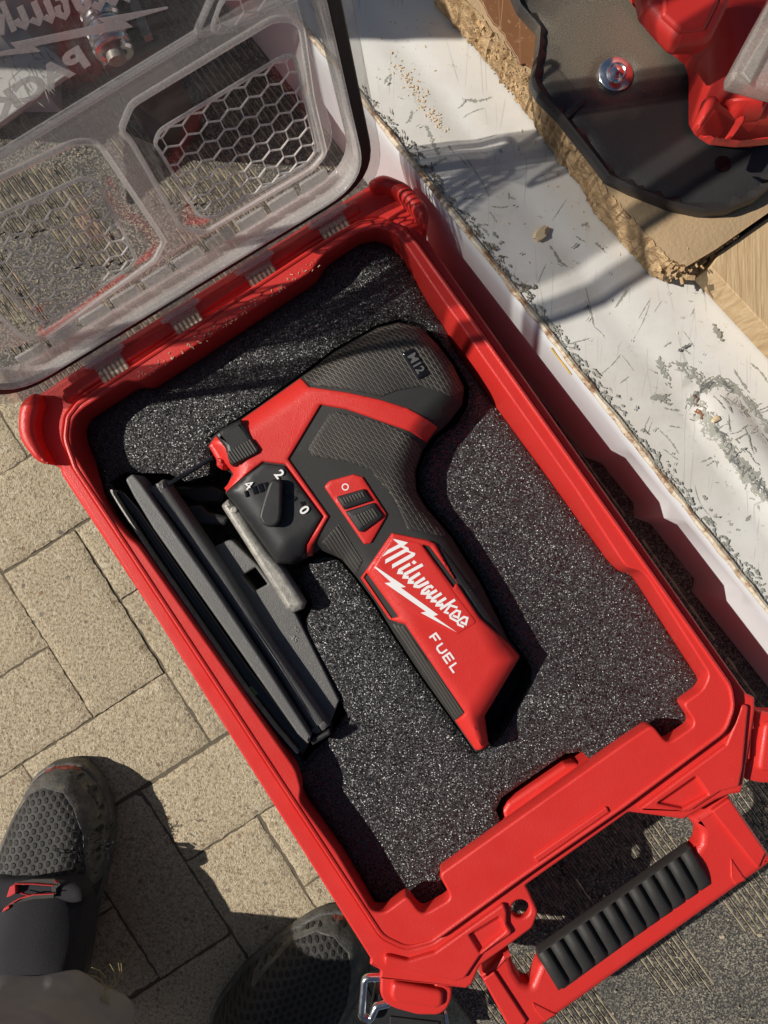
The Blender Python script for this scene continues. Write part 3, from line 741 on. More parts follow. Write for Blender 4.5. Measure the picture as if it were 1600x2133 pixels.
# make the two contours point-for-point alike
def rfix(pairs):
    A = []; B = []
    n = len(pairs)
    for i in range(n):
        for src, out in ((0, A), (1, B)):
            p = Vector(pairs[i][src]); a = Vector(pairs[i - 1][src]); b = Vector(pairs[(i + 1) % n][src])
            t = .33; ra_ = min(12, (a - p).length * .42); rb_ = min(12, (b - p).length * .42)
            s_, e_ = p + (a - p).normalized() * ra_, p + (b - p).normalized() * rb_
            for k in range(5):
                u = k / 4; q = s_ * (1 - u) ** 2 + p * 2 * u * (1 - u) + e_ * u * u; out.append((q.x, q.y))
    return A, B
LI, FE = rfix(lw)
D_FL, D_LEDGE = .440, .4322
fl_ = rp(flange, 6, 5)
plate('flange', [fl_, rp(rim_o, 40), hole_tab], D_FL, .006, .0014, M['red_plastic'], case)
body = [(p[0] + (800 - p[0]) * .03, p[1] + (1200 - p[1]) * .03) for p in rp([(70, 860, 40), (110, 985, 10), (790, 2015, 20), (960, 2045, 20), (1000, 1985, 12), (1080, 1860, 12), (1310, 1690, 12), (1480, 1660, 30), (1545, 1600, 20), (1535, 1440, 20), (880, 500, 20), (800, 400, 40), (740, 430, 20), (130, 805, 20)], 10)]
plate('tray_shell', [body, LI], .445, .070, .002, M['red_plastic'], case)
plate('ledge', [rp(rim_o, 40), LI], D_LEDGE, .012, .0013, M['red_plastic'], case, 3)
# fine bead that runs round the ledge
bp = rp([(p[0] + (830 - p[0]) * .007, p[1] + (1210 - p[1]) * .007) + tuple(p[2:]) for p in rim_o], 40, 7)
mk('sealing_bead', *tube([W(p, D_LEDGE) - Vector((0, 0, .0002)) for p in resample(bp, 14)], .0013, 8, True), M['red_plastic'], case)
# inner walls from the ledge down to the foam
inn = [[W(p, D_LEDGE) - Vector((0, 0, .0012)) for p in LI], [W(p, D_FOAM + .004) for p in FE], [W(p, D_FOAM + .03) for p in FE]]
mk('inner_wall', *loft(inn), M['red_plastic'], case, 35)
fbm = [[W(p, D_STEP - .002) for p in body]]
mk('tray_floor', *([tuple(v) for v in fbm[0]], [tuple(range(len(fbm[0])))]), M['red_plastic'], case)
# corner bumpers by the hinges
def bumper(pts, zt):
    lp = [tuple(W(p, .438)[:2]) for p in smooth_closed(pts, 5)]
    return field('corner_bumper', [lp], dome_z(zt, .005), H - .46, M['red_plastic'], case, .003, (.0004, .0015, .003))
bumper([(84, 822), (56, 842), (49, 880), (53, 915), (68, 940), (88, 962), (112, 968), (104, 950), (88, 915), (84, 880), (92, 845)], .4715)
bumper([(769, 388), (797, 374), (830, 384), (850, 395), (870, 415), (889, 440), (890, 478), (882, 488), (868, 462), (850, 440), (826, 416), (800, 402), (778, 402)], .4715)
# hinge block along the lid side
plate('hinge_rail', [rp([(128, 812), (742, 418), (752, 440), (640, 508), (158, 826), (140, 838)], 5)], .4385, .02, .0012, M['red_plastic'], case)
# raised front panels
plate('front_panel', [rp([(800, 1990, 20), (850, 2002, 20), (905, 1985, 20), (1050, 1882, 6), (1056, 1900, 10), (1056, 1925, 10), (1068, 1945, 8), (1000, 1992, 12), (968, 2040, 10), (948, 2045, 8), (800, 2012, 10)], 8),
                      rp([(978, 1948, 2), (1040, 1910, 3), (1053, 1940, 3), (1000, 1984, 2)], 2)], D_FL - .0032, .009, .0013, M['red_plastic'], case)
plate('front_panel', [rp([(1328, 1688, 3), (1512, 1552, 10), (1532, 1505, 30), (1545, 1468, 10), (1560, 1470, 8), (1548, 1600, 6), (1540, 1640, 8), (1500, 1650, 16), (1440, 1690, 12), (1425, 1693, 6)], 8),
                      rp([(1370, 1674, 2), (1450, 1618, 3), (1476, 1655, 3), (1422, 1685, 2)], 2)], D_FL - .0032, .009, .0013, M['red_plastic'], case)
for q, r_ in (([(978, 1948), (1040, 1910), (1053, 1940), (1000, 1984)], 2), ([(1370, 1674), (1450, 1618), (1476, 1655), (1422, 1685)], 2)):
    c = Vector((sum(p[0] for p in q) / 4, sum(p[1] for p in q) / 4)); top = [W(p, D_FL - .0015) for p in q]
    sh = Vector((5, -4)); bot = [W((c.x + (p[0] - c.x) * .62 + 5, c.y + (p[1] - c.y) * .6 - 5), D_FL + .0025) for p in q]
    v, f = loft([top, bot]); f.append((4, 5, 6, 7)); mk('panel_recess', v, f, M['red_plastic'], case, 20)
# slot under the front ledge
plate('front_slot', [rp([(1112, 1786, 3), (1119, 1798, 3), (1270, 1692, 3), (1264, 1680, 4)], 3)], D_LEDGE - .0016, .004, .0008, M['red_plastic'], case)
# finger block behind the front wall
plate('finger_block', [rp([(1052, 1722, 10), (1046, 1690, 16), (1058, 1672, 14), (1176, 1592, 12), (1204, 1590, 16), (1222, 1606, 10), (1226, 1625, 10)], 8)], D_FOAM + .005, .03, .0025, M['red_plastic'], case, 3)
# inner lip strips of the front notches
# latches on the two cut corners
def latch(pts, pad, bars):
    l = thing_part('latch'); return l
lt = plate('latch', [rp(Z7([(292, 690, 6), (372, 700, 4), (392, 740, 3), (440, 745, 3), (446, 770, 3), (735, 812, 3), (760, 790, 3), (828, 800, 3), (892, 832, 20), (884, 930, 40), (850, 1010, 40), (780, 1062, 40), (600, 1060, 60), (400, 1005, 60), (318, 952, 50), (285, 880, 40)]), 4)], .447, .014, .0015, M['red_plastic'], case)
plate('finger_pad', [rp(Z7([(382, 785, 20), (822, 862, 24), (812, 985, 30), (765, 1015, 30), (410, 965, 40), (368, 915, 30)]), 6)], .4435, .006, .0025, M['red_plastic'], lt, 3)
plate('hinge_bar', [rp(Z7([(385, 672, 3), (835, 755, 3), (832, 790, 3), (728, 775, 3), (722, 805, 3), (478, 765, 3), (470, 720, 3), (390, 712, 3)]), 3)], .4415, .008, .0008, M['red_plastic'], lt)
lt = plate('latch', [rp(Z6([(1292, 605, 6), (1440, 640, 20), (1650, 640, 30), (1700, 900, 40), (1600, 1290, 50), (1400, 1340, 40), (1180, 1300, 10), (1215, 1145, 4), (1255, 1100, 3), (1265, 800, 3), (1285, 760, 3)]), 4)], .447, .014, .0015, M['red_plastic'], case)
plate('finger_pad', [rp(Z6([(1390, 730, 16), (1600, 740, 30), (1640, 950, 30), (1560, 1240, 30), (1318, 1220, 14)]), 6)], .4435, .006, .0025, M['red_plastic'], lt, 3)
plate('hinge_bar', [rp(Z6([(1240, 690, 3), (1275, 700, 3), (1290, 800, 3), (1262, 800, 3), (1245, 1100, 3), (1215, 1100, 3), (1195, 1200, 3), (1165, 1200, 3)]), 3)], .4415, .008, .0008, M['red_plastic'], lt)

# handle and ribbed grip
hd_o = [(1000, 2035, 6), (1060, 1972, 4), (1440, 1704, 4), (1519, 1656, 4), (1614, 1794, 14), (1600, 1806, 4), (1078, 2178, 16)]
hd_i = [(1062, 1980, 12), (1072, 2022, 14), (1086, 2048, 10), (1104, 2060, 10), (1120, 2004, 6), (1160, 1974, 4), (1448, 1768, 4), (1460, 1754, 8), (1462, 1736, 14), (1440, 1708, 6), (1310, 1700, 4), (1100, 1850, 4)]
grip_o = Z9([(118, 1150, 10), (1120, 450, 8), (1268, 655, 16), (1240, 702, 16), (290, 1390, 18), (238, 1355, 16)])
hu = [(1000, 2035, 6), (1060, 1974, 4), (1066, 2000, 10), (1074, 2026, 14), (1088, 2048, 10), (1106, 2058, 10), (1124, 2012, 8), (1160, 1984, 4), (1446, 1778, 6), (1460, 1758, 10), (1462, 1736, 14), (1440, 1706, 6), (1519, 1656, 4), (1614, 1794, 14), (1600, 1806, 4), (1078, 2178, 16)]
hb = plate('handle', [rp(hu, 6)], .4545, .016, .004, M['red_plastic'], case, 4)
# raised arm strips on the handle
plate('arm_strip', [rp([(1520, 1664), (1596, 1776), (1580, 1812), (1483, 1690)], 4)], .4522, .004, .001, M['red_plastic'], hb)
plate('arm_strip', [rp([(1006, 2040), (1030, 2024), (1098, 2128), (1072, 2158)], 4)], .4522, .004, .001, M['red_plastic'], hb)
for q in ([(1362, 515), (1462, 660), (1392, 690), (1362, 640)], [(88, 1440), (248, 1520), (170, 1570), (110, 1500)]):
    plate('arm_chevron', [rp(Z9(q), 2)], .4536, .003, .0008, M['red_plastic'], hb)
g0, g1 = Vector(Z9([(118, 1150)])[0]), Vector(Z9([(1120, 450)])[0]); h0, h1 = Vector(Z9([(262, 1385)])[0]), Vector(Z9([(1255, 690)])[0])
NR = 12
core = plate('grip_core', [rp(grip_o, 6)], .4542, .013, .004, M['rubber'], hb, 3)
for i in range(NR):
    u0, u1 = (i + .06) / NR, (i + .90) / NR
    a, b = g0.lerp(g1, u0), g0.lerp(g1, u1); c, d = h0.lerp(h1, u1), h0.lerp(h1, u0)
    rings = []
    for k in range(9):                       # arched across the width of the grip
        v = k / 8; arch = .0048 * math.sin(math.pi * (.06 + .88 * v)) ** .8
        p0 = (a - (d - a) * .02).lerp(d, v * .93); p1 = (b - (c - b) * .02).lerp(c, v * .93)
        D_ = .4536 - arch
        e_ = (p1 - p0) * .24
        rings.append([W(p0, .4575), W(p0, D_ + .0020), W(p0 + e_, D_), W(p1 - e_, D_), W(p1, D_ + .0020), W(p1, .4575)])
    v, f = loft(rings, False, False)
    n = 6; f.append(tuple(range(n - 1, -1, -1))); f.append(tuple(8 * n + k for k in range(n)))
    mk('grip_rib', v, f, M['rubber'], hb, 75)

# ------------------------------------------------------------------ foam insert
foam_o = []
for a_, b_ in lw:
    foam_o.append((b_[0] + (820 - b_[0]) * -.006, b_[1] + (1200 - b_[1]) * -.006))
    if b_ == (1296, 1545): foam_o += [(1250, 1596), (1236, 1590), (1214, 1568), (1180, 1572), (1046, 1664), (1034, 1690), (1046, 1722), (1056, 1732)]
foam_o = rp(foam_o, 8, 4)
cav = [(226, 1004), (256, 984), (352, 986), (384, 1004), (434, 988), (438, 906), (500, 866), (622, 780), (695, 724), (786, 674), (832, 662), (880, 673), (918, 710), (950, 755), (978, 805), (975, 845), (955, 880), (912, 912), (888, 942), (872, 982), (874, 1020), (892, 1050), (924, 1088), (948, 1118), (976, 1162), (1007, 1210), (1038, 1272), (1066, 1331), (1092, 1364), (1110, 1394), (1106, 1424), (1070, 1496), (1050, 1530), (1022, 1560), (992, 1574), (944, 1508), (876, 1414), (817, 1324), (774, 1256), (738, 1206), (708, 1170), (690, 1162), (664, 1160), (632, 1182), (623, 1207), (646, 1245), (651, 1262), (631, 1308), (634, 1332), (665, 1384), (706, 1455), (722, 1488), (690, 1535), (648, 1572), (632, 1592)]
fz0 = H - D_FOAM
foam_loop = [tuple(W(p, D_FOAM)[:2]) for p in foam_o]; cav_loop = [tuple(W(p, D_FOAM)[:2]) for p in rp(cav, 6, 3)]
def foam_z(P, d):
    n = np.sin(P[:, 0] * 60 + 2) * np.sin(P[:, 1] * 47) * .0004
    return fz0 + n - .0022 * np.exp(-(d / .0022) ** 2)
fo = field('foam_insert', [foam_loop, cav_loop], foam_z, fz0 - .03, M['foam'], None, .005, (.0015, .0035))
tag(fo, 'black cut-out foam insert lining the red case', 'foam insert')
fb = plate('foam_base', [[(p[0], p[1]) for p in foam_o]], D_FOAM + .031, .012, .001, M['foam'], fo)

# ------------------------------------------------------------------ cordless jigsaw
saw = thing('cordless_jigsaw', 'red and black cordless jigsaw lying in the black foam', 'jigsaw', tuple(W((760, 1100), D_FOAM)))
out_px = [(503, 870), (625, 784), (697, 730), (787, 680), (832, 669), (877, 680), (913, 716), (944, 757), (969, 806), (964, 842), (936, 878), (904, 905), (881, 937), (866, 982), (868, 1022), (886, 1054), (917, 1090), (942, 1120), (970, 1165), (1001, 1213), (1032, 1275), (1060, 1334), (1087, 1368, 3), (1012, 1492, 3), (1021, 1557, 2), (992, 1571, 2), (947, 1506), (880, 1412), (821, 1322), (779, 1253), (742, 1203), (711, 1166), (690, 1156), (665, 1146), (643, 1160), (611, 1176), (575, 1176), (562, 1158, 5), (467, 1027, 4), (481, 987, 3), (467, 977, 3), (454, 956), (434, 928), (438, 912), (449, 901)]
D_SO = .440
so_ = [tuple(W(p, D_SO)[:2]) for p in rp(out_px, 8, 4)]
ZT, RB = H - .4295, .015
def Hb(P, d=None):
    P = np.asarray(P, float); dd = seg_dist(P, [so_]); dd[~inside(P, [so_])] = 0
    z = dome_z(ZT, RB)(P, dd)
    # the motor end swells, the battery end of the handle sits a little lower
    c = np.array(W((800, 790), D_SO)[:2]); q = np.linalg.norm(P - c, axis=1)
    z = z + .006 * np.exp(-(q / .05) ** 2) * np.clip(dd / .012, 0, 1)
    return z
body = field('body', [so_], Hb, H - .47, M['rubber'], saw, .003, (.0003, .001, .0024, .0045, .0075), 60)
def patch(name, px, lift, mat, parent=None, D=.4315, r=3, step=.003, edge=.0009, zfun=None, holes=(), ang=50):
    lps = [[tuple(W(p, D)[:2]) for p in rp(px, r, 4)]] + [[tuple(W(p, D)[:2]) for p in rp(h, 1, 2)] for h in holes]
    base = zfun or Hb
    def f(P, d):
        q = np.clip(d / edge, 0, 1); return base(P) + lift * np.sqrt(np.maximum(1 - (1 - q) ** 2, 0))
    return field(name, lps, f, lambda v: base(v) - .002, mat, parent or saw, step, (edge * .35, edge), ang)
red = patch('red_housing', Z3([(222, 514), (500, 320), (548, 376), (730, 406), (880, 440), (1000, 478), (1140, 552), (1086, 622), (1010, 582), (900, 545), (720, 482), (602, 460), (452, 705), (637, 968), (562, 1102), (550, 1158), (526, 1156), (533, 1100), (612, 968), (436, 730), (335, 718), (150, 858), (128, 835), (186, 772), (165, 745), (75, 640), (110, 582)]), .0014, M['red_plastic'], D=.4325, step=.0022)
dialp = patch('dial_plate', Z3([(152, 860), (336, 724), (434, 736), (606, 968), (528, 1100), (520, 1150), (470, 1190), (390, 1190), (356, 1150)]), .0015, M['black_plastic'], D=.433)
patch('rear_grip', Z3([(512, 322), (556, 372), (740, 398), (880, 430), (950, 402), (1060, 382), (1195, 422), (1258, 385), (1205, 255), (1130, 165), (1055, 92), (960, 72), (862, 96), (662, 206)]), .0006, M['knurl'], D=.436, r=6)
patch('side_grip', Z3([(542, 656), (640, 500), (668, 492), (900, 548), (1010, 604), (1066, 650), (1028, 760), (1044, 856), (1086, 930), (1150, 1010), (1185, 1064), (1000, 1030), (935, 884), (830, 762), (740, 722), (560, 692)]), .0006, M['knurl'], D=.434, r=6)
patch('trigger_pad', Z3([(598, 1090), (682, 1000), (792, 1172), (758, 1246), (680, 1160)]), .0006, M['ribbed_rubber'], D=.434)
sw = patch('switch_frame', Z3([(612, 830, 8), (640, 804, 6), (750, 774, 6), (792, 786, 6), (904, 958, 6), (896, 978, 4), (830, 1092, 8), (798, 1098, 6)]), .0014, M['red_plastic'])
def Hs(P, d=None): return Hb(P) + .0012
patch('slider', Z3([(668, 878, 4), (798, 840, 4), (836, 896, 2), (706, 938, 2)]), .0022, M['black_plastic'], sw, zfun=Hs, D=.4305)
patch('slider', Z3([(710, 945, 2), (842, 904, 2), (886, 962, 4), (876, 978, 3), (790, 1042, 4), (772, 1036, 3)]), .0022, M['black_plastic'], sw, zfun=Hs, D=.4305)
for q in ([(684, 888), (790, 855), (806, 878), (702, 914)], [(750, 965), (838, 930), (868, 962), (790, 1018)]):
    patch('slider_tread', Z3(q), .0003, M['ribbed_dark'], sw, zfun=lambda P, d=None: Hb(P) + .0034, D=.4300, edge=.0004)
# handle side panel
hp = patch('handle_panel', Z8([(415, 210), (690, 268), (735, 292), (905, 600), (1062, 838), (1285, 1042), (1372, 1142), (1112, 1590), (1140, 1802), (1040, 1848), (888, 1626), (952, 1540), (512, 890), (392, 862), (178, 552)]), .0018, M['red_plastic'], step=.0018,
           holes=[Z8([(640, 302), (692, 312), (892, 580), (866, 612)]), Z8([(208, 545), (228, 512), (462, 832), (412, 846)])], r=4)
def Hp(P, d=None): return Hb(P) + .0018
hx = patch('logo_panel', Z8([(420, 236), (620, 285), (850, 618), (1040, 870), (890, 960), (760, 900), (450, 735), (270, 480)]), .0004, M['red_plastic'], hp, zfun=Hp, edge=.0012, r=8)
patch('lower_rubber', Z8([(402, 884), (506, 898), (946, 1532), (882, 1612), (800, 1500)]), .0006, M['ribbed_dark'], D=.435)
patch('vent_strip', Z8([(740, 300), (790, 330), (1290, 1030), (1270, 1040), (1060, 800), (900, 560)]), .0005, M['black_plastic'], D=.434)
badge = patch('badge', Z3([(966, 222, 6), (1020, 194, 6), (1100, 318, 6), (1046, 346, 6)]), .0018, M['gloss_black'], D=.4285, step=.0015)
# blade lock lever at the nose
cl = plate('lock_lever', [rp(Z3([(104, 592), (132, 560), (222, 514), (256, 560), (318, 660), (302, 682), (186, 738), (170, 722), (150, 650)]), 3)], .4262, .02, .003, M['black_plastic'], saw, 3)
plate('thumb_tread', [rp(Z3([(160, 672), (272, 606), (308, 656), (298, 674), (190, 728), (176, 716)]), 4)], .4253, .002, .0008, M['ribbed_dark'], cl)
plate('nose_guard', [rp(Z3([(72, 640), (100, 600), (150, 660), (178, 728), (150, 755), (110, 710)]), 3)], .4345, .02, .003, M['red_plastic'], saw, 3)
plate('nose_pin', [rp(Z3([(108, 690), (140, 700), (158, 735), (140, 755), (110, 735)]), 5)], .4325, .012, .003, M['red_plastic'], saw, 3)
# orbit dial
zd = float(Hb(np.array([W(Z3([(375, 920)])[0], .432)[:2]]))[0]) + .0015
Dd = H - zd
knob = [(318, 990), (312, 955), (350, 830), (368, 800), (392, 796), (415, 812), (415, 850), (412, 960), (400, 1000), (370, 1018), (338, 1012)]
dial = plate('dial_knob', [smooth_closed(Z3(knob), 4)], Dd - .0065, .0075, .0016, M['black_plastic'], dialp, 4)
for q in ([(240, 852), (256, 848), (264, 876), (248, 880)], [(274, 836), (296, 824), (310, 862), (286, 868)], [(300, 822), (326, 812), (338, 852), (316, 860)], [(330, 812), (352, 808), (358, 842), (342, 850)], [(432, 838), (452, 850), (440, 872), (424, 862)], [(456, 858), (474, 872), (460, 892), (444, 878)], [(478, 872), (492, 884), (478, 900), (466, 890)], [(498, 902), (524, 896), (530, 912), (508, 922)]):
    plate('detent', [rp(Z3(q), 1.5)], Dd - .0006, .002, .0005, M['gloss_black'], dialp)

def text(txt, at_px, D, size, up_px, mat, parent, name, zadd=0.0, zf=None, bold=0.0):
    c = bpy.data.curves.new('t', 'FONT'); c.body = txt; c.size = size; c.align_x = 'CENTER'; c.align_y = 'CENTER'; c.offset = bold
    o = bpy.data.objects.new('t', c); COL.objects.link(o)
    dg = bpy.context.evaluated_depsgraph_get(); me = bpy.data.meshes.new_from_object(o.evaluated_get(dg)); bpy.data.objects.remove(o); bpy.data.curves.remove(c)
    ang = math.atan2(-up_px[1], up_px[0]) - math.pi / 2
    p = W(at_px, D); me.transform(Matrix.Translation((p.x, p.y, 0)) @ Matrix.Rotation(ang, 4, 'Z'))
    for v in me.vertices: v.co.z = (zf(np.array([[v.co.x, v.co.y]]))[0] if zf else H - D) + zadd
    return link(name, me, mat, parent, smooth=False)
# shoe (base) of the jigsaw, lying on edge
shoe = plate('base_plate', [rp(Z4([(160, 262, 8), (204, 228, 8), (252, 284, 4), (640, 840, 2), (940, 1290, 2), (1196, 1690, 3), (1180, 1738, 3), (1120, 1680, 3), (820, 1250, 2), (320, 540, 4), (210, 360, 6)]), 4)], .4345, .022, .0014, M['powder'], saw, 3)
plate('plate_flange', [rp(Z4([(322, 362, 3), (300, 300, 3), (372, 252, 10), (402, 300, 8), (492, 432, 6), (740, 800, 6), (920, 1092, 4), (1302, 1640, 3), (1215, 1700, 3), (960, 1290, 2)]), 4),
                       rp(Z4([(300, 300, 1), (338, 290, 1), (350, 330, 1), (326, 352, 1)]), 1)], .4405, .018, .005, M['powder'], shoe, 4)
plate('foot_plate', [rp(Z4([(640, 645, 4), (750, 592, 14), (905, 745, 3), (1112, 1012, 6), (1352, 1492, 3), (1294, 1640, 4), (900, 1060, 2)]), 4), rp(Z4([(812, 798, 2), (885, 752, 2), (952, 845, 2), (880, 884, 2)]), 2)], .4505, .014, .001, M['powder'], shoe)
plate('end_cap', [rp(Z4([(1186, 1712), (1298, 1654), (1306, 1682), (1204, 1744)]), 3)], .4385, .02, .0012, M['black_plastic'], shoe)
sole = plate('sole', [rp(Z4([(100, 330, 4), (150, 330, 3), (230, 420, 3), (840, 1300, 2), (1180, 1735, 2), (1146, 1800, 2), (830, 1420, 2), (215, 480, 4)]), 4)], .4440, .012, .001, M['gloss_black'], shoe)
plate('sole_channel', [rp(Z4([(206, 440), (226, 438), (812, 1302), (800, 1316)]), 2)], .4434, .002, .0004, M['gloss_black'], sole)
edge_px = Z4([(84, 320), (90, 345), (150, 440), (300, 670), (600, 1100), (830, 1430), (1000, 1650), (1140, 1812)])
me_path = []
for i in range(len(edge_px) - 1):
    for k in range(6):
        a, b = Vector(edge_px[i]), Vector(edge_px[i + 1]); me_path.append(W(a.lerp(b, k / 6), .4380))
v = []; f = []
rings = [[p + Vector((dx, 0, dz)) for dx, dz in ((-.0006, -.016), (-.0006, 0), (.0007, 0), (.0007, -.016))] for p in me_path]
mk('sole_edge', *loft(rings, True, True), M['cast'], sole, 30)
plate('guide_mark', [rp(Z4([(832, 1430), (862, 1412), (900, 1452), (866, 1480)]), 1)], .4432, .001, .0002, (lambda m: (m.p(Base_Color=(.10, .16, .05, 1), Roughness=.4), m.m)[1])(N('olive_sticker')), sole)
for q in ((958, 584), (994, 634), (1028, 680), (1056, 724)):
    cx_, cy_ = Z8([q])[0]; patch('vent_dot', [(cx_ + 2.6 * math.cos(a), cy_ + 2.6 * math.sin(a)) for a in np.linspace(0, 6.28, 10, endpoint=False)], .0009, M['gloss_black'], saw, D=.434, edge=.0004, r=0)
text('45', Z4([(1098, 1150)])[0], .4500, .0046, (.62, -.78), M['cast'], shoe, 'angle_mark', .0002)
text('30', Z4([(1108, 1100)])[0], .4500, .0040, (.62, -.78), M['cast'], shoe, 'angle_mark', .0002)
# lever and links between base and body
lev = plate('lock_arm', [rp(Z4([(688, 408, 8), (732, 368, 6), (792, 422, 6), (880, 560, 4), (950, 660, 6), (1042, 762, 6), (1162, 950, 6), (1150, 986, 6), (1100, 1006, 10), (1058, 990, 6), (780, 552, 4)]), 4)], .4385, .014, .0035, M['cast'], saw, 4)
plate('pivot_pin', [[(487 + 8 * math.cos(a), 1062 + 8 * math.sin(a)) for a in np.linspace(0, 6.283, 20, endpoint=False)]], .4380, .004, .0008, M['cast'], lev)
plate('blade_guide', [rp(Z4([(500, 410, 14), (580, 400, 12), (620, 440, 6), (740, 470, 6), (720, 520, 6), (580, 520, 10), (510, 460, 8)]), 4)], .4545, .01, .002, M['black_plastic'], saw)
plate('link_plate', [rp(Z4([(420, 300, 6), (640, 290, 6), (720, 330, 4), (700, 400, 4), (560, 400, 6), (470, 360, 6)]), 4)], .466, .01, .002, M['black_plastic'], saw)
a, b = W(Z4([(405, 290)])[0], .444), W(Z4([(650, 140)])[0], .436)
mk('guide_rod', *tube([a, b], .0014, 8), M['gloss_black'], saw)

# ---- writing on the jigsaw
def flatten(name, polys, zf, lift, mat, parent, D=.430):
    """printed shapes laid on a curved surface"""
    Vall = []; Fall = []
    for k, px in enumerate(polys):
        lp = [tuple(W(p, D)[:2]) for p in px]
        b = resample(lp, .0025)
        vs_, es_, fs_, *_ = delaunay_2d_cdt([Vector(p) for p in b], [(i, (i + 1) % len(b)) for i in range(len(b))], [], 1, 1e-8, False)
        Vv = np.array([(q.x, q.y) for q in vs_]); C = np.array([Vv[list(q)].mean(0) for q in fs_]); ok = inside(C, [b])
        zz = zf(Vv) + lift + k * .00001; o_ = len(Vall)
        Vall += [(Vv[i, 0], Vv[i, 1], float(zz[i])) for i in range(len(Vv))]
        for q, g in zip(fs_, ok):
            if not g: continue
            A, B, Cc = [Vv[i] for i in q[:3]]; q = list(q)
            if (B[0] - A[0]) * (Cc[1] - A[1]) - (B[1] - A[1]) * (Cc[0] - A[0]) < 0: q = q[::-1]
            Fall.append(tuple(i + o_ for i in q))
    return mk(name, Vall, Fall, mat, parent)
M_poly = [(365, 160), (580, 215), (515, 265), (585, 295), (600, 345), (690, 375), (680, 415), (635, 445), (340, 607), (340, 545), (630, 380), (560, 355), (235, 535), (240, 470), (530, 310), (470, 285), (185, 432), (270, 330), (440, 240), (365, 178)]
bolt = [(76, 592), (92, 578), (548, 885), (470, 893), (1032, 1302), (965, 1322), (1316, 1568), (770, 1272), (850, 1255), (228, 825), (325, 815)]
logo_strokes = [([(612, 538), (455, 630), (442, 668), (505, 672)], 46), ([(800, 548), (535, 692), (522, 735), (590, 738)], 48),
    ([(760, 675), (610, 772), (600, 812), (668, 815)], 48), ([(832, 748), (695, 835), (685, 872), (742, 882), (892, 808)], 46),
    ([(955, 900), (925, 872), (875, 885), (800, 945), (792, 978), (850, 982), (905, 935)], 42), ([(1015, 932), (885, 1008), (872, 1042), (935, 1040)], 44),
    ([(1085, 980), (955, 1058), (942, 1094), (1012, 1098)], 44), ([(1152, 1050), (1025, 1128), (1015, 1158), (1075, 1158), (1110, 1140)], 44),
    ([(1288, 1075), (1062, 1218)], 40), ([(1325, 1195), (1215, 1160), (1135, 1262), (1192, 1282)], 34),
    ([(1255, 1315), (1335, 1345), (1362, 1255), (1310, 1238), (1212, 1310), (1222, 1350), (1312, 1398)], 33), ([(1372, 1412), (1448, 1445), (1474, 1352), (1422, 1335), (1322, 1400), (1335, 1450), (1420, 1485)], 33)]
logo_polys = [M_poly, bolt, [(633, 516), (668, 480), (712, 514), (672, 546)]] + [stroke(p, w_) for p, w_ in logo_strokes]
Hl = lambda P: Hb(P) + .0018 + .0004
flatten('brand_lettering', [ZL(p) for p in logo_polys], Hl, .00012, M['white'], hp)
fo_, fa, fb_ = Vector((690, 985)), Vector((.572, .82)), Vector((.82, -.572))
fuel = []
for i, sts in enumerate(([[(0, 0), (0, 58), (58, 58)], [(0, 29), (46, 29)]], [[(0, 58), (0, 12), (12, 0), (46, 0), (58, 12), (58, 58)]], [[(58, 58), (0, 58), (0, 0), (58, 0)], [(0, 29), (54, 29)]], [[(0, 58), (0, 0), (52, 0)]])):
    for st_ in sts:
        c = [fo_ + fa * (x + i * 88) + fb_ * y for x, y in st_]
        fuel.append(Z8(stroke([tuple(p) for p in c], 14)))
flatten('model_lettering', fuel, Hp, .00012, M['white'], hp)
Hd = lambda P: Hb(P) + .0015
text('4', Z3([(266, 826)])[0], .431, .0080, (.62, -.78), M['white'], dialp, 'dial_number', .0012, Hd, .0)
text('2', Z3([(408, 776)])[0], .431, .0074, (.80, -.60), M['white'], dialp, 'dial_number', .0012, Hd, .0002)
text('0', Z3([(522, 940)])[0], .431, .0074, (.82, -.57), M['white'], dialp, 'dial_number', .0012, Hd, .0002)
text('M12', Z3([(1034, 270)])[0], .4285, .0066, (.86, -.51), (lambda m: (m.p(Base_Color=(.11, .11, .11, 1), Roughness=.4), m.m)[1])(N('badge_grey')), badge, 'badge_lettering', .0023, Hb, .0002)
ctr = Vector(Z3([(710, 832)])[0]); ring = [[(ctr.x + r_ * math.cos(a), ctr.y + r_ * math.sin(a)) for a in np.linspace(0, 6.283, 24, endpoint=False)] for r_ in (7.5, 5)]
zr = float(Hb(np.array([W(ctr, .4305)[:2]]))[0]) + .0014
plate('off_mark', ring, H - zr - .0002, .0008, .00005, M['white'], sw)

# ------------------------------------------------------------------ the clear lid
TH = R(13)
eu = Vector((.853, .521, 0)).normalized(); eb = Vector((-eu.y, eu.x, 0)); ew = Z3v * math.cos(TH) + eb * math.sin(TH); nin = -eb * math.cos(TH) + Z3v * math.sin(TH)
AR = W((808, 385), .44)
LF = Matrix((eu.to_4d(), ew.to_4d(), nin.to_4d(), (0, 0, 0, 1))).transposed()
LF = Matrix.Translation(AR) @ Matrix(((eu.x, ew.x, nin.x, 0), (eu.y, ew.y, nin.y, 0), (eu.z, ew.z, nin.z, 0), (0, 0, 0, 1)))
def LP(p, d=0.0):
    """lid coordinates (u along hinge, w away from it) of the lid point seen at p, d in front of the flange plane"""
    o = Vector((0, 0, H)); r = Vector(((p[0] - 800) / F, (1066.5 - p[1]) / F, -1)); t = ((AR + nin * d) - o).dot(nin) / r.dot(nin)
    q = o + r * t - AR; return (q.dot(eu), q.dot(ew))
WL, LL_ = .255, .335
def rrect(u0, u1, w0, w1, r): return rp([(u0, w0, r), (u1, w0, r), (u1, w1, r), (u0, w1, r)], r, 8)
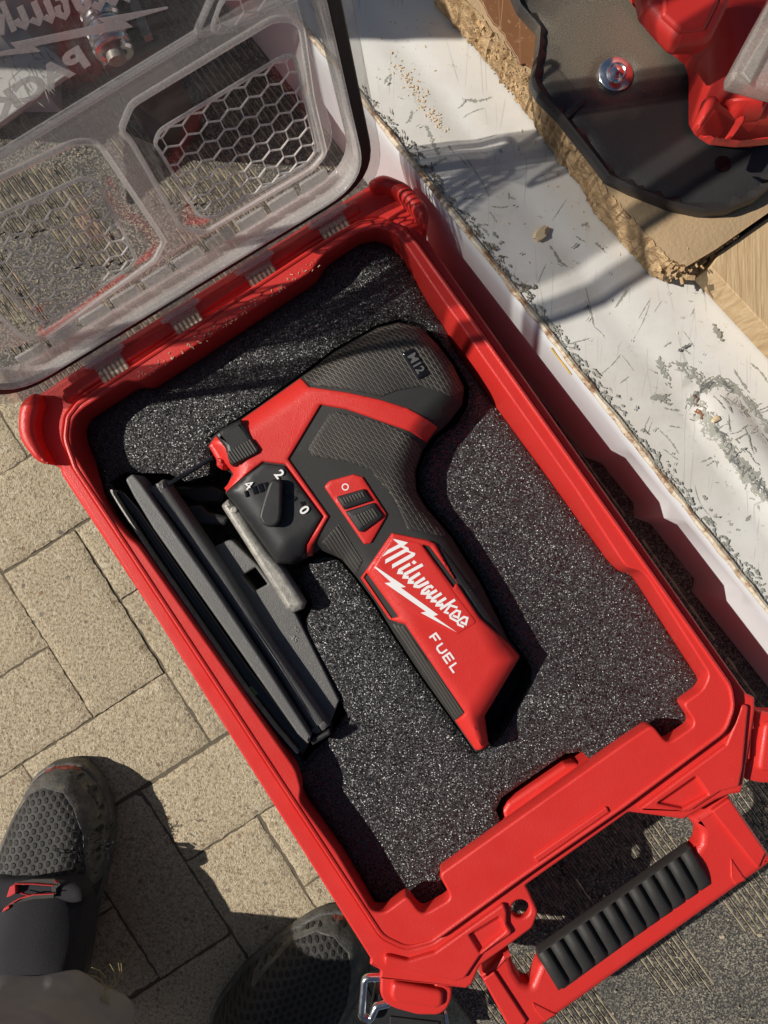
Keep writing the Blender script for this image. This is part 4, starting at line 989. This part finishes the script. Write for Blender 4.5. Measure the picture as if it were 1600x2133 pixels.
def lplate(name, loops, d0, d1, bev, mat, parent, res=2): return link(name, curve_mesh(loops, d0, d1, bev, LF, res), mat, parent)
OUT = rrect(-WL, 0, 0, LL_, .036)
in1 = rrect(-WL + .0055, -.0055, .012, LL_ - .006, .032); in2 = rrect(-WL + .0125, -.0125, .0185, LL_ - .013, .027)
in3 = rrect(-WL + .0185, -.0185, .0245, LL_ - .019, .022)
PK = [([(250, 270), (272, 215), (565, 38), (600, 36), (626, 52), (648, 200), (676, 318), (650, 350), (428, 482), (376, 474), (272, 292)],
       [(322, 300), (332, 272), (575, 126), (596, 116), (614, 118), (640, 225), (660, 312), (640, 340), (440, 456), (412, 448), (330, 310)]),
      ([(-60, 400), (0, 367), (150, 295), (185, 292), (206, 300), (222, 322), (342, 500), (322, 540), (92, 706), (45, 700), (-60, 600)],
       [(-50, 470), (48, 426), (162, 374), (186, 370), (203, 380), (214, 400), (284, 538), (270, 558), (96, 672), (68, 660), (-40, 560)]),
      ([(405, 70), (440, -10), (470, -60), (700, -180), (745, -150), (700, -60), (660, -40), (640, -30), (470, 50), (440, 62), (420, 70)],
       [(440, 60), (462, 0), (490, -40), (690, -150), (715, -130), (690, -50), (660, -30), (640, -15), (480, 62), (470, 66), (450, 68)])]
wr = (LP((0, 320), -.0175)[1] + LP((408, 70), -.0175)[1]) / 2
lo_ = rp([(-WL + .0185, .0245, .022), (-.0185, .0245, .022), (-.0185, wr, .001), (-WL + .0185, wr, .001)], .02, 8)
hi_ = rp([(-WL + .0185, wr + .0006, .001), (-.0185, wr + .0006, .001), (-.0185, LL_ - .019, .022), (-WL + .0185, LL_ - .019, .022)], .02, 8)
lid = lplate('lid', [lo_] + [[LP(p, -.0175) for p in rp(o_, 6, 3)] for o_, _ in PK[:2]], -.0185, -.0165, .0006, M['frosted'], case)
lplate('lid_window', [hi_], -.0185, -.0165, .0006, M['window'], lid)
lplate('lid_flange', [OUT, in1], -.0030, 0, .0007, M['clear_flange'], lid)
lplate('gasket', [in1, in2], -.0012, .0016, .0012, M['gasket'], lid, 3)
lplate('gasket_channel', [in2, rrect(-WL + .0145, -.0145, .0205, LL_ - .015, .025)], -.010, .004, .0008, M['highlight_edge'], lid)
v, f = loft([[LF @ Vector((p[0], p[1], -.002)) for p in rrect(-WL + .0145, -.0145, .0205, LL_ - .015, .025)], [LF @ Vector((p[0], p[1], -.0175)) for p in in3]])
mk('lid_wall', v, f, M['clear'], lid)
# label tabs in a row beside the gasket
n = 10
for i in range(n):
    u0 = -WL + .030 + i * .0198
    lplate('lid_tab', [rp([(u0, .0235), (u0 + .0164, .0235), (u0 + .0164, .0315), (u0, .0315)], .001)], -.0085, -.0065, .0004, M['tab_frost'], lid)
# the two (and part of a third) hexagon pockets that stand into the lid
def pocket(op, ip, d0=-.0165, d1=-.0025):
    A_, B_ = [], []
    n_ = len(op)
    for src, dst, d in ((op, A_, d0), (ip, B_, d1)):
        for i in range(n_):
            p = Vector(LP(src[i], d)); a = Vector(LP(src[i - 1], d)); b = Vector(LP(src[(i + 1) % n_], d)); rr = .003
            s_ = p + (a - p).normalized() * min(rr, (a - p).length * .4); e_ = p + (b - p).normalized() * min(rr, (b - p).length * .4)
            for k in range(4):
                t = k / 3; q = s_ * (1 - t) ** 2 + p * 2 * t * (1 - t) + e_ * t * t; dst.append((q.x, q.y))
    v, f = loft([[LF @ Vector((q[0], q[1], d0)) for q in A_], [LF @ Vector((q[0], q[1], d1)) for q in B_]])
    f.append(tuple(range(len(A_), len(A_) + len(B_))))
    po = mk('pocket', v, f, M['clear'], lid, 25)
    # rolled rims of the pocket
    for lp, d, r_ in ((A_, d0 + .0006, .0015), (B_, d1, .0009)):
        mk('pocket_rim', *tube([LF @ Vector((q[0], q[1], d)) for q in lp], r_, 6, True), M['highlight_edge'], lid)
    # hexagon ridges
    S = .0060; bars = []; B2 = [np.array(B_)]
    us = [q[0] for q in B_]; ws = [q[1] for q in B_]; seen = set()
    cu, cw = (min(us) + max(us)) / 2, (min(ws) + max(ws)) / 2
    for i in range(-14, 15):
        for j in range(-14, 15):
            cx = cu + S * math.sqrt(3) * (i + .5 * (j % 2)); cy = cw + S * 1.5 * j
            vv = [(cx + S * math.cos(R(30 + 60 * k)), cy + S * math.sin(R(30 + 60 * k))) for k in range(6)]
            for k in range(6):
                a, b = vv[k], vv[(k + 1) % 6]; key = (round((a[0] + b[0]) * 5000), round((a[1] + b[1]) * 5000))
                if key in seen: continue
                seen.add(key)
                tt_ = np.linspace(0, 1, 13); sp_ = np.array([(a[0] + (b[0] - a[0]) * t, a[1] + (b[1] - a[1]) * t) for t in tt_]); ok = inside(sp_, B2)
                if ok.sum() < 3: continue
                a, b = tuple(sp_[np.where(ok)[0][0]]), tuple(sp_[np.where(ok)[0][-1]])
                p, q = LF @ Vector((a[0], a[1], d1)), LF @ Vector((b[0], b[1], d1))
                dr = (q - p).normalized()
                bars.append(box((p + q) / 2, dr, nin.cross(dr), nin, (q - p).length, .0005, .0008))
    if bars: mk('hexagon_grid', *join(bars), M['hexagon_edge'], lid, smooth=False)
    return po
for o_, i_ in PK: pocket(o_, i_)
# long ridges across the lid
for off in (0, 9):
    pts = [LP((x, 316 - x * .612 + off), -.0165) for x in (-200, 0, 200, 408)]
    mk('lid_ridge', *tube([LF @ Vector((p[0], p[1], -.0160)) for p in pts], .0013, 8), M['highlight_edge'], lid)
# white print on the outside of the lid, read backwards from here
dpr = -.0188
L3 = [Vector(LP(p, dpr)) for p in ((278, 57), (205, 39), (22, 90))]; S3 = [Vector(p) for p in ((228, 825), (548, 885), (1032, 1302))]
Ms = Matrix(((S3[1].x - S3[0].x, S3[2].x - S3[0].x), (S3[1].y - S3[0].y, S3[2].y - S3[0].y))); Ml = Matrix(((L3[1].x - L3[0].x, L3[2].x - L3[0].x), (L3[1].y - L3[0].y, L3[2].y - L3[0].y)))
Af = Ml @ Ms.inverted()
def lmap(p): q = L3[0] + Af @ (Vector(p) - S3[0]); return (q.x, q.y)
for k, px in enumerate(logo_polys):
    lp = [lmap(p) for p in px]
    lplate('brand_print', [lp], dpr - .0002 - k * .00002, dpr - .0001 - k * .00002, .00002, M['lid_print'], lid)
c = bpy.data.curves.new('t', 'FONT'); c.body = 'PACKOUT'; c.size = .0130; c.align_x = 'LEFT'; c.offset = .0006
o = bpy.data.objects.new('t', c); COL.objects.link(o); dg = bpy.context.evaluated_depsgraph_get()
me = bpy.data.meshes.new_from_object(o.evaluated_get(dg)); bpy.data.objects.remove(o)
q = LP((190, 132), dpr); me.transform(LF @ Matrix.Translation((q[0], q[1], dpr - .0001)) @ Matrix.Diagonal((-1.25, 1, 1, 1))); link('system_print', me, M['lid_print'], lid, smooth=False)
# hinge knuckles
for hp_ in ((218, 742), (376, 648), (530, 548), (682, 450)):
    c0 = W(hp_, .4365); hn = mk('hinge', *box(c0 + ew * .008 + nin * -.001, eu, ew, nin, .021, .013, .0022), M['hinge_clear'], lid)
    mk('knuckle', *tube([c0 - eu * .0105, c0 + eu * .0105], .0028, 12), M['hinge_clear'], hn)
    mk('knuckle_pin', *tube([c0 - eu * .0125, c0 + eu * .0125], .0013, 8), M['highlight_edge'], hn)
    fd = -eb
    mk('hinge_leaf', *box(c0 + fd * .007 - Z3v * .001, eu, fd, Z3v, .017, .011, .0018), M['hinge_clear'], hn)
    hb_ = []
    for k in range(6): hb_.append(box(c0 + fd * .009 + eu * (-.007 + k * .0028) - Z3v * .0008, eu, fd, Z3v, .0013, .008, .0014))
    mk('rib_stand_in', *join(hb_), M['sand'], hn, smooth=False)  # sandy bars added to stand in for step ribs seen through the hinge openings

# wood shavings caught on the ledge by the hinges
sh = []
for i in range(100):
    u = random.random(); base = Vector((285, 785)).lerp(Vector((660, 545)), u) + Vector((random.uniform(-4, 10), random.uniform(-6, 14)))
    p = W(base, D_LEDGE) + Vector((0, 0, .0004)); a = random.uniform(0, 6.28); L = random.uniform(.0005, .0017)
    sh.append(box(p, Vector((math.cos(a), math.sin(a), random.uniform(-.2, .2))).normalized(), Vector((-math.sin(a), math.cos(a), 0)), Z3v, L, L * .25, .0003))
o = mk('wood_shavings', *join(sh), M['dust'], None, smooth=False); tag(o, 'fine pale wood shavings scattered on the red ledge below the hinges', 'shavings', kind='stuff')

# ------------------------------------------------------------------ boards on the load floor
D_B = .3965
cb = thing('chipboard_panel', 'brown chipboard panel with crumbling edge under the circular saw', 'chipboard', tuple(W((1400, 400), D_FLOOR)))
top = [(915, -60), (1000, 30), (1080, 125), (1130, 200), (1190, 285), (1240, 345), (1268, 402), (1330, 470), (1395, 540), (1430, 556), (1492, 520), (1720, 360), (1720, -60)]
def rough(pts, amp, n=10):
    out = []
    for i in range(len(pts)):
        a, b = Vector(pts[i]), Vector(pts[(i + 1) % len(pts)])
        for k in range(n):
            q = a.lerp(b, k / n); out.append((q.x + random.uniform(-amp, amp), q.y + random.uniform(-amp, amp)))
    return out
tp = rough(top[:10], 2.2, 14)[:-14] + top[9:]; lp = [tuple(W(p, D_B)[:2]) for p in tp]
zB = H - D_B
rings = []
for k in range(7):
    u = k / 6; rings.append([(x + random.gauss(0, .00035) + (-.0006 if .1 < u < .9 else 0), y + random.gauss(0, .00035), zB - (zB - zF - .0012) * u) for x, y in lp])
mk('rough_edge', *loft(rings), M['chip'], cb, 20)
field('board_face', [lp], lambda P, d: zB + .0002 * np.sin(P[:, 0] * 900) * np.sin(P[:, 1] * 800) - .0008 * np.exp(-(d / .002) ** 2), None, M['chipface'], cb, .006)
plate('laminate', [rp(rough([(975, -60), (1010, 20), (1050, 72), (1082, 130), (1098, 136), (1116, 150), (1200, 160), (1240, -60)], 2.5, 6), 0)], D_B - .0012, .0014, .0003, M['laminate'], cb)
fl2 = []
for i in range(2600):
    u = random.random(); seg = [(900, 0), (1075, 215), (1145, 300), (1205, 372), (1300, 488), (1390, 566), (1428, 578), (1490, 540)]
    j = min(int(u * (len(seg) - 1)), len(seg) - 2); a, b = Vector(seg[j]), Vector(seg[j + 1]); q = a.lerp(b, random.random())
    D_ = random.uniform(D_B + .001, D_FLOOR - .002)
    q0 = W(q, D_FLOOR); inn_ = Vector((.77, .64, 0)); p = Vector((q0.x, q0.y, H - D_)) + inn_ * random.uniform(-.0002, .0018)
    if j >= 5: p += Vector((-.2, .9, 0)) * .003
    an = random.uniform(0, 6.28); L = random.lognormvariate(0, .5) * .0013
    d1 = Vector((math.cos(an), math.sin(an), random.uniform(-.7, .7))).normalized(); d2 = d1.orthogonal().normalized()
    fl2.append(box(p, d1, d2, d1.cross(d2), L, L * .45, L * .16))
for i in range(150):   # splintered corner
    q = Vector((1412, 560)) + Vector((random.gauss(0, 22), random.gauss(-4, 10))); D_ = random.uniform(D_B + .001, D_FLOOR - .002); p = W(q, D_)
    an = random.uniform(0, 6.28); L = random.uniform(.002, .0065); d1 = Vector((math.cos(an), math.sin(an), random.uniform(-.3, .5))).normalized(); d2 = d1.orthogonal().normalized()
    fl2.append(box(p, d1, d2, d1.cross(d2), L, L * .4, .0005))
o = mk('loose_chips', *join(fl2), M['chip'], cb, smooth=False); o['kind'] = 'stuff'
D_P = .402
pb = plate('wood_plank', [rp([(1480, 556, 3), (1500, 524, 3), (1720, 369, 3), (1900, 560, 3), (1790, 890, 3)], 3)], D_P, D_FLOOR - D_P - .001, .0008, M['ply'])
tag(pb, 'pale straight-grained wood plank butted against the chipboard corner', 'plank')
# stray wood chips and crumbs on the white floor
def crumb(px, L, lab, seed):
    r_ = random.Random(seed); bm = bmesh.new(); bmesh.ops.create_icosphere(bm, subdivisions=2, radius=1)
    for v in bm.verts:
        k = 1 + r_.uniform(-.28, .28); v.co = Vector((v.co.x * L * .6 * k, v.co.y * L * .42 * k, v.co.z * L * .28 * k))
    me = bpy.data.meshes.new('wood_chip'); bm.to_mesh(me); bm.free(); p = W(px, D_FLOOR - .0015)
    me.transform(Matrix.Translation((p.x, p.y, fz(p.x, p.y) + L * .2)) @ Matrix.Rotation(r_.uniform(0, 6), 4, 'Z'))
    o = link('wood_chip', me, M['dust'], None, 30); tag(o, lab, 'wood chip', 'wood chips lying on the white floor'); return o
crumb((1126, 487), .0085, 'tan wood chip on the white floor left of the chipboard corner', 1)
crumb((1483, 876), .0042, 'small pale wood chip beside the worn pressed rib in the white floor', 4)
dd = []
for i in range(260):
    t = random.random()
    if t < .5:
        u = random.random(); q = Vector((815, 115)).lerp(Vector((925, 275)), u) + Vector((random.gauss(0, 9), random.gauss(0, 9)))
    else: q = Vector((random.uniform(780, 1420), random.uniform(20, 700)))
    p = W(q, D_FLOOR)
    if (p - sa).dot(sn) < .003 or (q.x > 880 + q.y * .82): continue
    L = random.uniform(.0003, .0009); a = random.uniform(0, 6.28)
    dd.append(box((p.x, p.y, fz(p.x, p.y) + L * .25), Vector((math.cos(a), math.sin(a), 0)), Vector((-math.sin(a), math.cos(a), 0)), Z3v, L * 1.6, L * .7, L * .5))
o = mk('sawdust', *join(dd), M['dust'], None, smooth=False); tag(o, 'pale sawdust sprinkled along the white load floor', 'sawdust', kind='stuff')

# ------------------------------------------------------------------ circular saw on the chipboard
cs = thing('circular_saw', 'red and black circular saw standing on the chipboard panel', 'circular saw', tuple(W((1450, 250), D_B)))
D_SB = .3895
base_px = Z2([(520, -60, 6), (560, 30, 10), (640, 120, 10), (634, 200, 20), (612, 330, 16), (640, 392, 16), (730, 482, 10), (872, 662, 10), (932, 742, 14), (1030, 790, 10), (1200, 858, 30), (1330, 886, 40), (1440, 880, 40), (1545, 838, 40), (1640, 760, 20), (1900, 500, 6), (1700, -120, 6)])
lpb = [tuple(W(p, D_SB)[:2]) for p in rp(base_px, 8, 5)]
def sb_z(P, d):
    z = np.full(len(P), H - D_SB - .0022)
    z += .0034 * np.exp(-((d - .0016) / .0015) ** 2) - .0012 * np.exp(-((d - .0052) / .0018) ** 2)                  # rolled lip
    z += np.where(d < .0004, -.0006, 0)
    c = np.array(W((1285, 158), D_SB)[:2]); q = np.linalg.norm(P - c, axis=1); z -= .0022 * np.clip(1 - (q - .009) / .004, 0, 1)
    e = np.array(W((1490, 330), D_SB)[:2]); q = np.linalg.norm(P - e, axis=1); z += .0015 * np.exp(-(q / .03) ** 2)
    return z
sbm = field('saw_base', [lpb], sb_z, H - D_B + .0003, M['sawbase'], cs, .0035, (.0006, .0014, .0024))
bz = H - D_SB - .0042
bc = W((1282, 156), H - bz)
def disc(c, r, h, n=28, top_in=.0): 
    return loft([[c + Vector((rr * math.cos(a), rr * math.sin(a), z)) for a in np.linspace(0, 6.2832, n, endpoint=False)] for rr, z in ((r, 0), (r, h * .7), (r * .93, h))], True, True)
mk('bolt_washer', *disc(bc, .0088, .0016), M['chrome'], sbm)
mk('bolt_head', *loft([[bc + Vector((rr * math.cos(a), rr * math.sin(a), z)) for a in np.linspace(0, 6.2832, 24, endpoint=False)] for rr, z in ((.0052, .0016), (.0050, .0030), (.0042, .0034), (.0036, .0030), (.0030, .0032), (.0016, .0040), (.0002, .0042))]), M['chrome'], sbm)
c2 = W((1505, 340), D_SB)
mk('rivet', *disc(Vector((c2.x, c2.y, H - D_SB - .002)), .0042, .0022), M['gloss_black'], sbm)
plate('slot_rib', [rp(Z2([(738, 482), (822, 400), (842, 402), (838, 428), (760, 500)]), 4)], D_SB + .0006, .003, .0012, M['sawbase'], sbm)
D_H = .352
hs_px = Z2([(1010, -60, 4), (1130, 118, 10), (1200, 192, 8), (1268, 250, 8), (1284, 300, 16), (1284, 500, 14), (1312, 546, 12), (1382, 582, 12), (1480, 594, 20), (1545, 597, 20), (1620, 582, 20), (1760, 480, 20), (1800, -120, 6)])
hl = [tuple(W(p, .383)[:2]) for p in rp(hs_px, 8, 5)]
hous = field('saw_housing', [hl], lambda P, d: dome_z(H - D_H, .014)(P, d), H - .3875, M['red_gloss'], cs, .004, (.0006, .002, .0045), 40)
hz_ = lambda P: dome_z(H - D_H, .014)(P, seg_dist(P, [hl]))
patch('housing_rib', Z2([(1345, 400), (1395, 372), (1480, 378), (1620, 400), (1620, 440), (1510, 432), (1410, 405), (1320, 535), (1300, 520)]), .0042, M['red_gloss'], hous, D=.349, zfun=hz_, edge=.0016)
patch('housing_rib', Z2([(1518, 440), (1546, 444), (1456, 572), (1430, 568)]), .0035, M['red_gloss'], hous, D=.349, zfun=hz_, edge=.0014)
patch('housing_rib', Z2([(1310, 548), (1380, 570), (1480, 584), (1620, 565), (1620, 585), (1480, 597), (1370, 586)]), .004, M['red_gloss'], hous, D=.350, zfun=hz_, edge=.002)
mtr = plate('motor_housing', [rp(Z2([(1060, -120, 6), (1090, 20, 10), (1150, 90, 10), (1215, 158, 14), (1240, 168, 10), (1352, 165, 20), (1382, 140, 16), (1440, 20, 10), (1480, -120, 6)]), 8)], .330, .014, .005, M['red_gloss'], hous, 4)
plate('motor_panel', [rp(Z2([(1165, -120, 6), (1160, 60, 8), (1235, 130, 10), (1340, 120, 10), (1400, 0, 8), (1420, -120, 6)]), 8)], .3285, .004, .003, M['red_gloss'], mtr, 3)
plate('blade_shield', [rp(Z2([(1452, 292, 8), (1640, -60, 6), (1720, -40, 6), (1720, 400, 6), (1600, 372, 6), (1530, 352, 6), (1452, 330, 8)]), 5)], .322, .010, .002, M['shield'], hous)
plate('shield_rib', [rp(Z2([(1490, 300, 3), (1660, 20, 3), (1690, 30, 3), (1530, 345, 3)]), 3)], .3195, .0024, .001, M['shield'], hous)

# ------------------------------------------------------------------ person: shoes and trouser legs
per = thing('person', 'person standing on the paving in black shoes and grey work trousers', 'person', (-.25, -.5, 0))
def make_shoe(T):
    """T maps left-shoe photo positions to the positions used"""
    o_px = [T(p) for p in smooth_closed([(87, 1612), (111, 1602), (150, 1601), (172, 1613), (198, 1642), (216, 1683), (223, 1724), (220, 1786), (208, 1838), (190, 1900), (178, 1980), (160, 2050), (115, 2095), (60, 2085), (15, 2020), (-18, 1920), (-14, 1830), (4, 1762), (22, 1712), (58, 1640)], 5)]
    L = [tuple(W(p, .868)[:2]) for p in o_px]
    c = np.array(L).mean(0); A_ = np.array(W(T((130, 1600)), .868)[:2]); B_ = np.array(W(T((75, 2090)), .868)[:2]); ax_ = (B_ - A_) / np.linalg.norm(B_ - A_); ln = np.linalg.norm(B_ - A_)
    def top(P, d):
        t = ((P - A_) @ ax_) / ln
        hgt = .036 + .050 * np.clip(t / .62, 0, 1) ** 1.2
        r = .030 + .02 * np.clip(t, 0, 1); q = np.minimum(d, r)
        wr = .0018 * np.sin(P[:, 0] * 330 + 60 * P[:, 1]) * np.sin(P[:, 1] * 410) * np.clip((t - .25) * 5, 0, 1) * np.clip(d / .02, 0, 1)
        return .020 + hgt * np.sqrt(np.maximum(1 - (1 - q / r) ** 2, 0)) + wr
    up = field('shoe', [L], top, .012, M['knit'], per, .006, (.0008, .003, .007), 70)
    sl_ = [tuple(np.array(p) + (np.array(p) - c) * .035) for p in L]
    link('sole', curve_mesh([sl_], .0015, .024, .005, None, 3), M['toe'], up)
    # toe rand: a rubber band round the front
    lo2 = [p for p in o_px]
    def tz(P): return top(P, seg_dist(P, [L]) * inside(P, [L]))
    rand = [T(p) for p in [(2, 1790), (5, 1755), (22, 1710), (58, 1640), (88, 1614), (112, 1604), (150, 1603), (171, 1615), (197, 1644), (215, 1685), (221, 1724), (218, 1786), (206, 1838), (188, 1838), (196, 1790), (190, 1720), (168, 1668), (145, 1640), (105, 1632), (70, 1648), (40, 1694), (20, 1760), (12, 1800)]]
    patch('toe_rand', rand, .0014, M['toe'], up, D=.862, zfun=tz, step=.006, edge=.002, r=6)
    patch('toe_tip', [T(p) for p in [(84, 1611), (108, 1598), (152, 1597), (174, 1610), (150, 1603), (112, 1603), (92, 1612)]], .003, M['redrubber'], up, D=.868, zfun=tz, step=.004, edge=.001, r=3)
    return up, top, L
T1 = lambda p: (p[0], p[1])
def T2(p):
    q = Vector((p[0] - 130, p[1] - 1600)); a = R(31); return (735 + (q.x * math.cos(a) - q.y * math.sin(a)) * 1.0, 1925 + (q.x * math.sin(a) + q.y * math.cos(a)) * 1.0)
sh1, top1, L1 = make_shoe(T1)
sh2, top2, L2 = make_shoe(T2)
# torn threads on the worn side of the left shoe
fr = []
for i in range(60):
    p = Vector(W((random.gauss(160, 18), random.gauss(1795, 22)), .80)); p.z = float(top1(np.array([[p.x, p.y]]), seg_dist(np.array([[p.x, p.y]]), [L1]))[0])
    a = random.uniform(0, 6.28); L = random.uniform(.003, .007); pts = [p + Vector((math.cos(a + k * .3) * L * k / 3, math.sin(a + k * .3) * L * k / 3, .003 * math.sin(k))) for k in range(4)]
    fr.append(tube(pts, .0005, 4))
o = mk('frayed_fibres', *join(fr), M['sock'], sh1); o['kind'] = 'stuff'
# tongue strap with red edging and pull loop
def strap(px, D, h, mat, nm): return plate(nm, [rp(px, 3)], D, h, .0006, mat, sh1)
ZT_ = Z(0, 1830, 4.848)
def zstrap(pts_px, wd, mat, nm, D, h=.003):
    return plate(nm, [rp(ZT_(stroke(pts_px, wd)), 2)], D, h, .0006, mat, sh1)
plate('tongue', [smooth_closed([(-30, 1842), (40, 1836), (110, 1838), (165, 1850), (172, 1880), (120, 1890), (40, 1895), (-30, 1915)], 5)], .804, .03, .008, M['sock'], sh1, 4)
zstrap([(150, 60), (330, 30), (540, 28), (580, 60), (540, 100), (545, 160)], 46, M['web'], 'pull_loop', .800)
zstrap([(90, 280), (200, 220), (340, 190), (545, 178)], 44, M['web'], 'pull_loop', .799)
zstrap([(150, 58), (340, 60), (540, 76)], 9, M['redweb'], 'loop_edging', .7965)
zstrap([(545, 24), (582, 52)], 9, M['redweb'], 'loop_edging', .7965)
zstrap([(100, 262), (200, 205), (340, 168), (545, 158)], 9, M['redweb'], 'loop_edging', .7955)
zstrap([(200, 152), (310, 178)], 9, M['redweb'], 'loop_edging', .7960)
plate('loop_end', [rp(ZT_([(62, 198), (98, 88), (155, 66), (158, 150), (110, 180)]), 2)], .7955, .006, .0008, M['redweb'], sh1)
plate('loop_end', [rp(ZT_([(12, 348), (42, 300), (92, 278), (96, 302), (50, 330)]), 2)], .7950, .006, .0008, M['redweb'], sh1)
# legs: body, socks, trousers
def ring(c, rx, ry, z, n=40, fold=0, ph=0, rot=0):
    out = []
    for k in range(n):
        a = 2 * math.pi * k / n; f_ = 1 + fold * (math.sin(3 * a + ph) * .5 + math.sin(5 * a + 2 * ph) * .3 + math.sin(8 * a - ph) * .2)
        x, y = rx * f_ * math.cos(a), ry * f_ * math.sin(a)
        out.append((c[0] + x * math.cos(rot) - y * math.sin(rot), c[1] + x * math.sin(rot) + y * math.cos(rot), z + fold * .04 * math.sin(2 * a + ph) + (.03 * math.sin(a) - .03 if n == 56 and z < .15 else 0)))
    return out
def leg(an, hem, knee, hip, ph):
    socks = [ring((an[0], an[1] + .03), .052, .06, .06, fold=.03, ph=ph), ring((an[0] + .005, an[1] + .012), .050, .056, .10, fold=.05, ph=ph + 1), ring((an[0], an[1] - .018), .047, .050, .125, fold=.06, ph=ph + 2), ring((hem[0], hem[1]), .046, .042, .15, fold=.03, ph=ph)]
    mk('sock', *loft(socks, True, True), M['sock'], per, 80)
    rr = []
    for z, c, rx, ry, fo_, p_ in ((.112, hem, .080, .070, .12, ph), (.118, hem, .084, .074, .13, ph), (.14, hem, .085, .076, .12, ph + .3), (.18, (hem[0], hem[1] - .004), .080, .076, .11, ph + .9), (.24, (hem[0] + .005, hem[1] - .008), .076, .074, .10, ph + 1.7), (.34, ((hem[0] * 2 + knee[0]) / 3, (hem[1] * 2 + knee[1]) / 3 - .01), .074, .066, .08, ph + 2.4), (.5, knee, .076, .074, .06, ph + 3), (.7, ((knee[0] + hip[0]) / 2, (knee[1] + hip[1]) / 2), .088, .088, .04, ph + 4), (.9, hip, .10, .10, .03, ph + 5), (1.0, (hip[0], hip[1]), .10, .11, .02, ph + 5)):
        rr.append(ring(c, rx, ry, z, 56, fo_, p_))
    v, f = loft(rr); t = mk('trouser_leg', v, f, M['cloth'], per, 80)
    md = t.modifiers.new('smooth', 'SUBSURF'); md.levels = 2; md.render_levels = 2
    return t
tl = leg((-.365, -.468), (-.350, -.532), (-.30, -.56), (-.24, -.66), .6)
leg((-.135, -.64), (-.13, -.69), (-.11, -.62), (-.10, -.68), 2.1)
th = []
for i in range(6):
    p = W((random.uniform(212, 228), random.uniform(2055, 2095)), .775); a = random.uniform(-.6, .9); L = random.uniform(.01, .028)
    th.append(tube([p + Vector((math.cos(a + k * .35) * L * k / 4, math.sin(a + k * .35) * L * k / 4, -.002 * k)) for k in range(5)], .0004, 4))
for i in range(5):
    p = W((228 - i * 4, 2075), .77); th.append(tube([p + Vector((-.004 * k * (.4 + .1 * i), -.009 * k, -.003 * k)) for k in range(6)], .0004, 4))
o = mk('loose_thread', *join(th), M['thread'], tl); o['kind'] = 'stuff'
bv = [(-.17, -.68, .98), (-.24, -.66, .9), (-.30, -.55, .5), (-.355, -.52, .14), (-.36, -.46, .05), (-.10, -.68, .9), (-.11, -.62, .5), (-.13, -.61, .12), (-.11, -.55, .05)]
me = bpy.data.meshes.new('body'); me.from_pydata(bv, [(0, 1), (1, 2), (2, 3), (3, 4), (0, 5), (5, 6), (6, 7), (7, 8)], []); bo = link('body', me, M['skin'], per, smooth=False)
md = bo.modifiers.new('skin', 'SKIN')
for v_, r_ in zip(me.skin_vertices[0].data, (.09, .075, .05, .022, .018, .075, .052, .032, .025)): v_.radius = (r_, r_)
me.skin_vertices[0].data[0].use_root = True
bo.modifiers.new('sub', 'SUBSURF').levels = 1

# ------------------------------------------------------------------ strap buckle under the near latch
bk = thing('strap_buckle', 'chrome ring with black plastic strap end below the lower left latch', 'buckle', tuple(W((790, 2080), .52)))
lpth = rp([(802, 2036, 6), (760, 2037, 12), (753, 2118, 10), (772, 2124, 8), (784, 2096, 8), (812, 2090, 6)], 8, 6)
mk('ring', *tube([W(p, .492) for p in resample(lpth, 4)], .0026, 10, True), M['chrome'], bk)
plate('strap_end', [rp([(782, 2058, 3), (806, 2090, 4), (925, 2114, 4), (935, 2180, 4), (760, 2180, 4), (772, 2110, 3)], 4)], .497, .012, .0015, M['black_plastic'], bk, 3)
plate('strap_panel', [rp([(812, 2118, 2), (915, 2130, 2), (915, 2175, 2), (812, 2170, 2)], 2)], .4955, .002, .0006, M['black_plastic'], bk)
mk('strap_hanger', *box(W((860, 2140), .512), X3, Y3, Z3v, .03, .02, .024), M['black_plastic'], bk)
plate('metal_tip', [rp([(926, 2112), (931, 2110), (938, 2150), (930, 2150)], 1)], .494, .003, .0004, M['chrome'], bk)
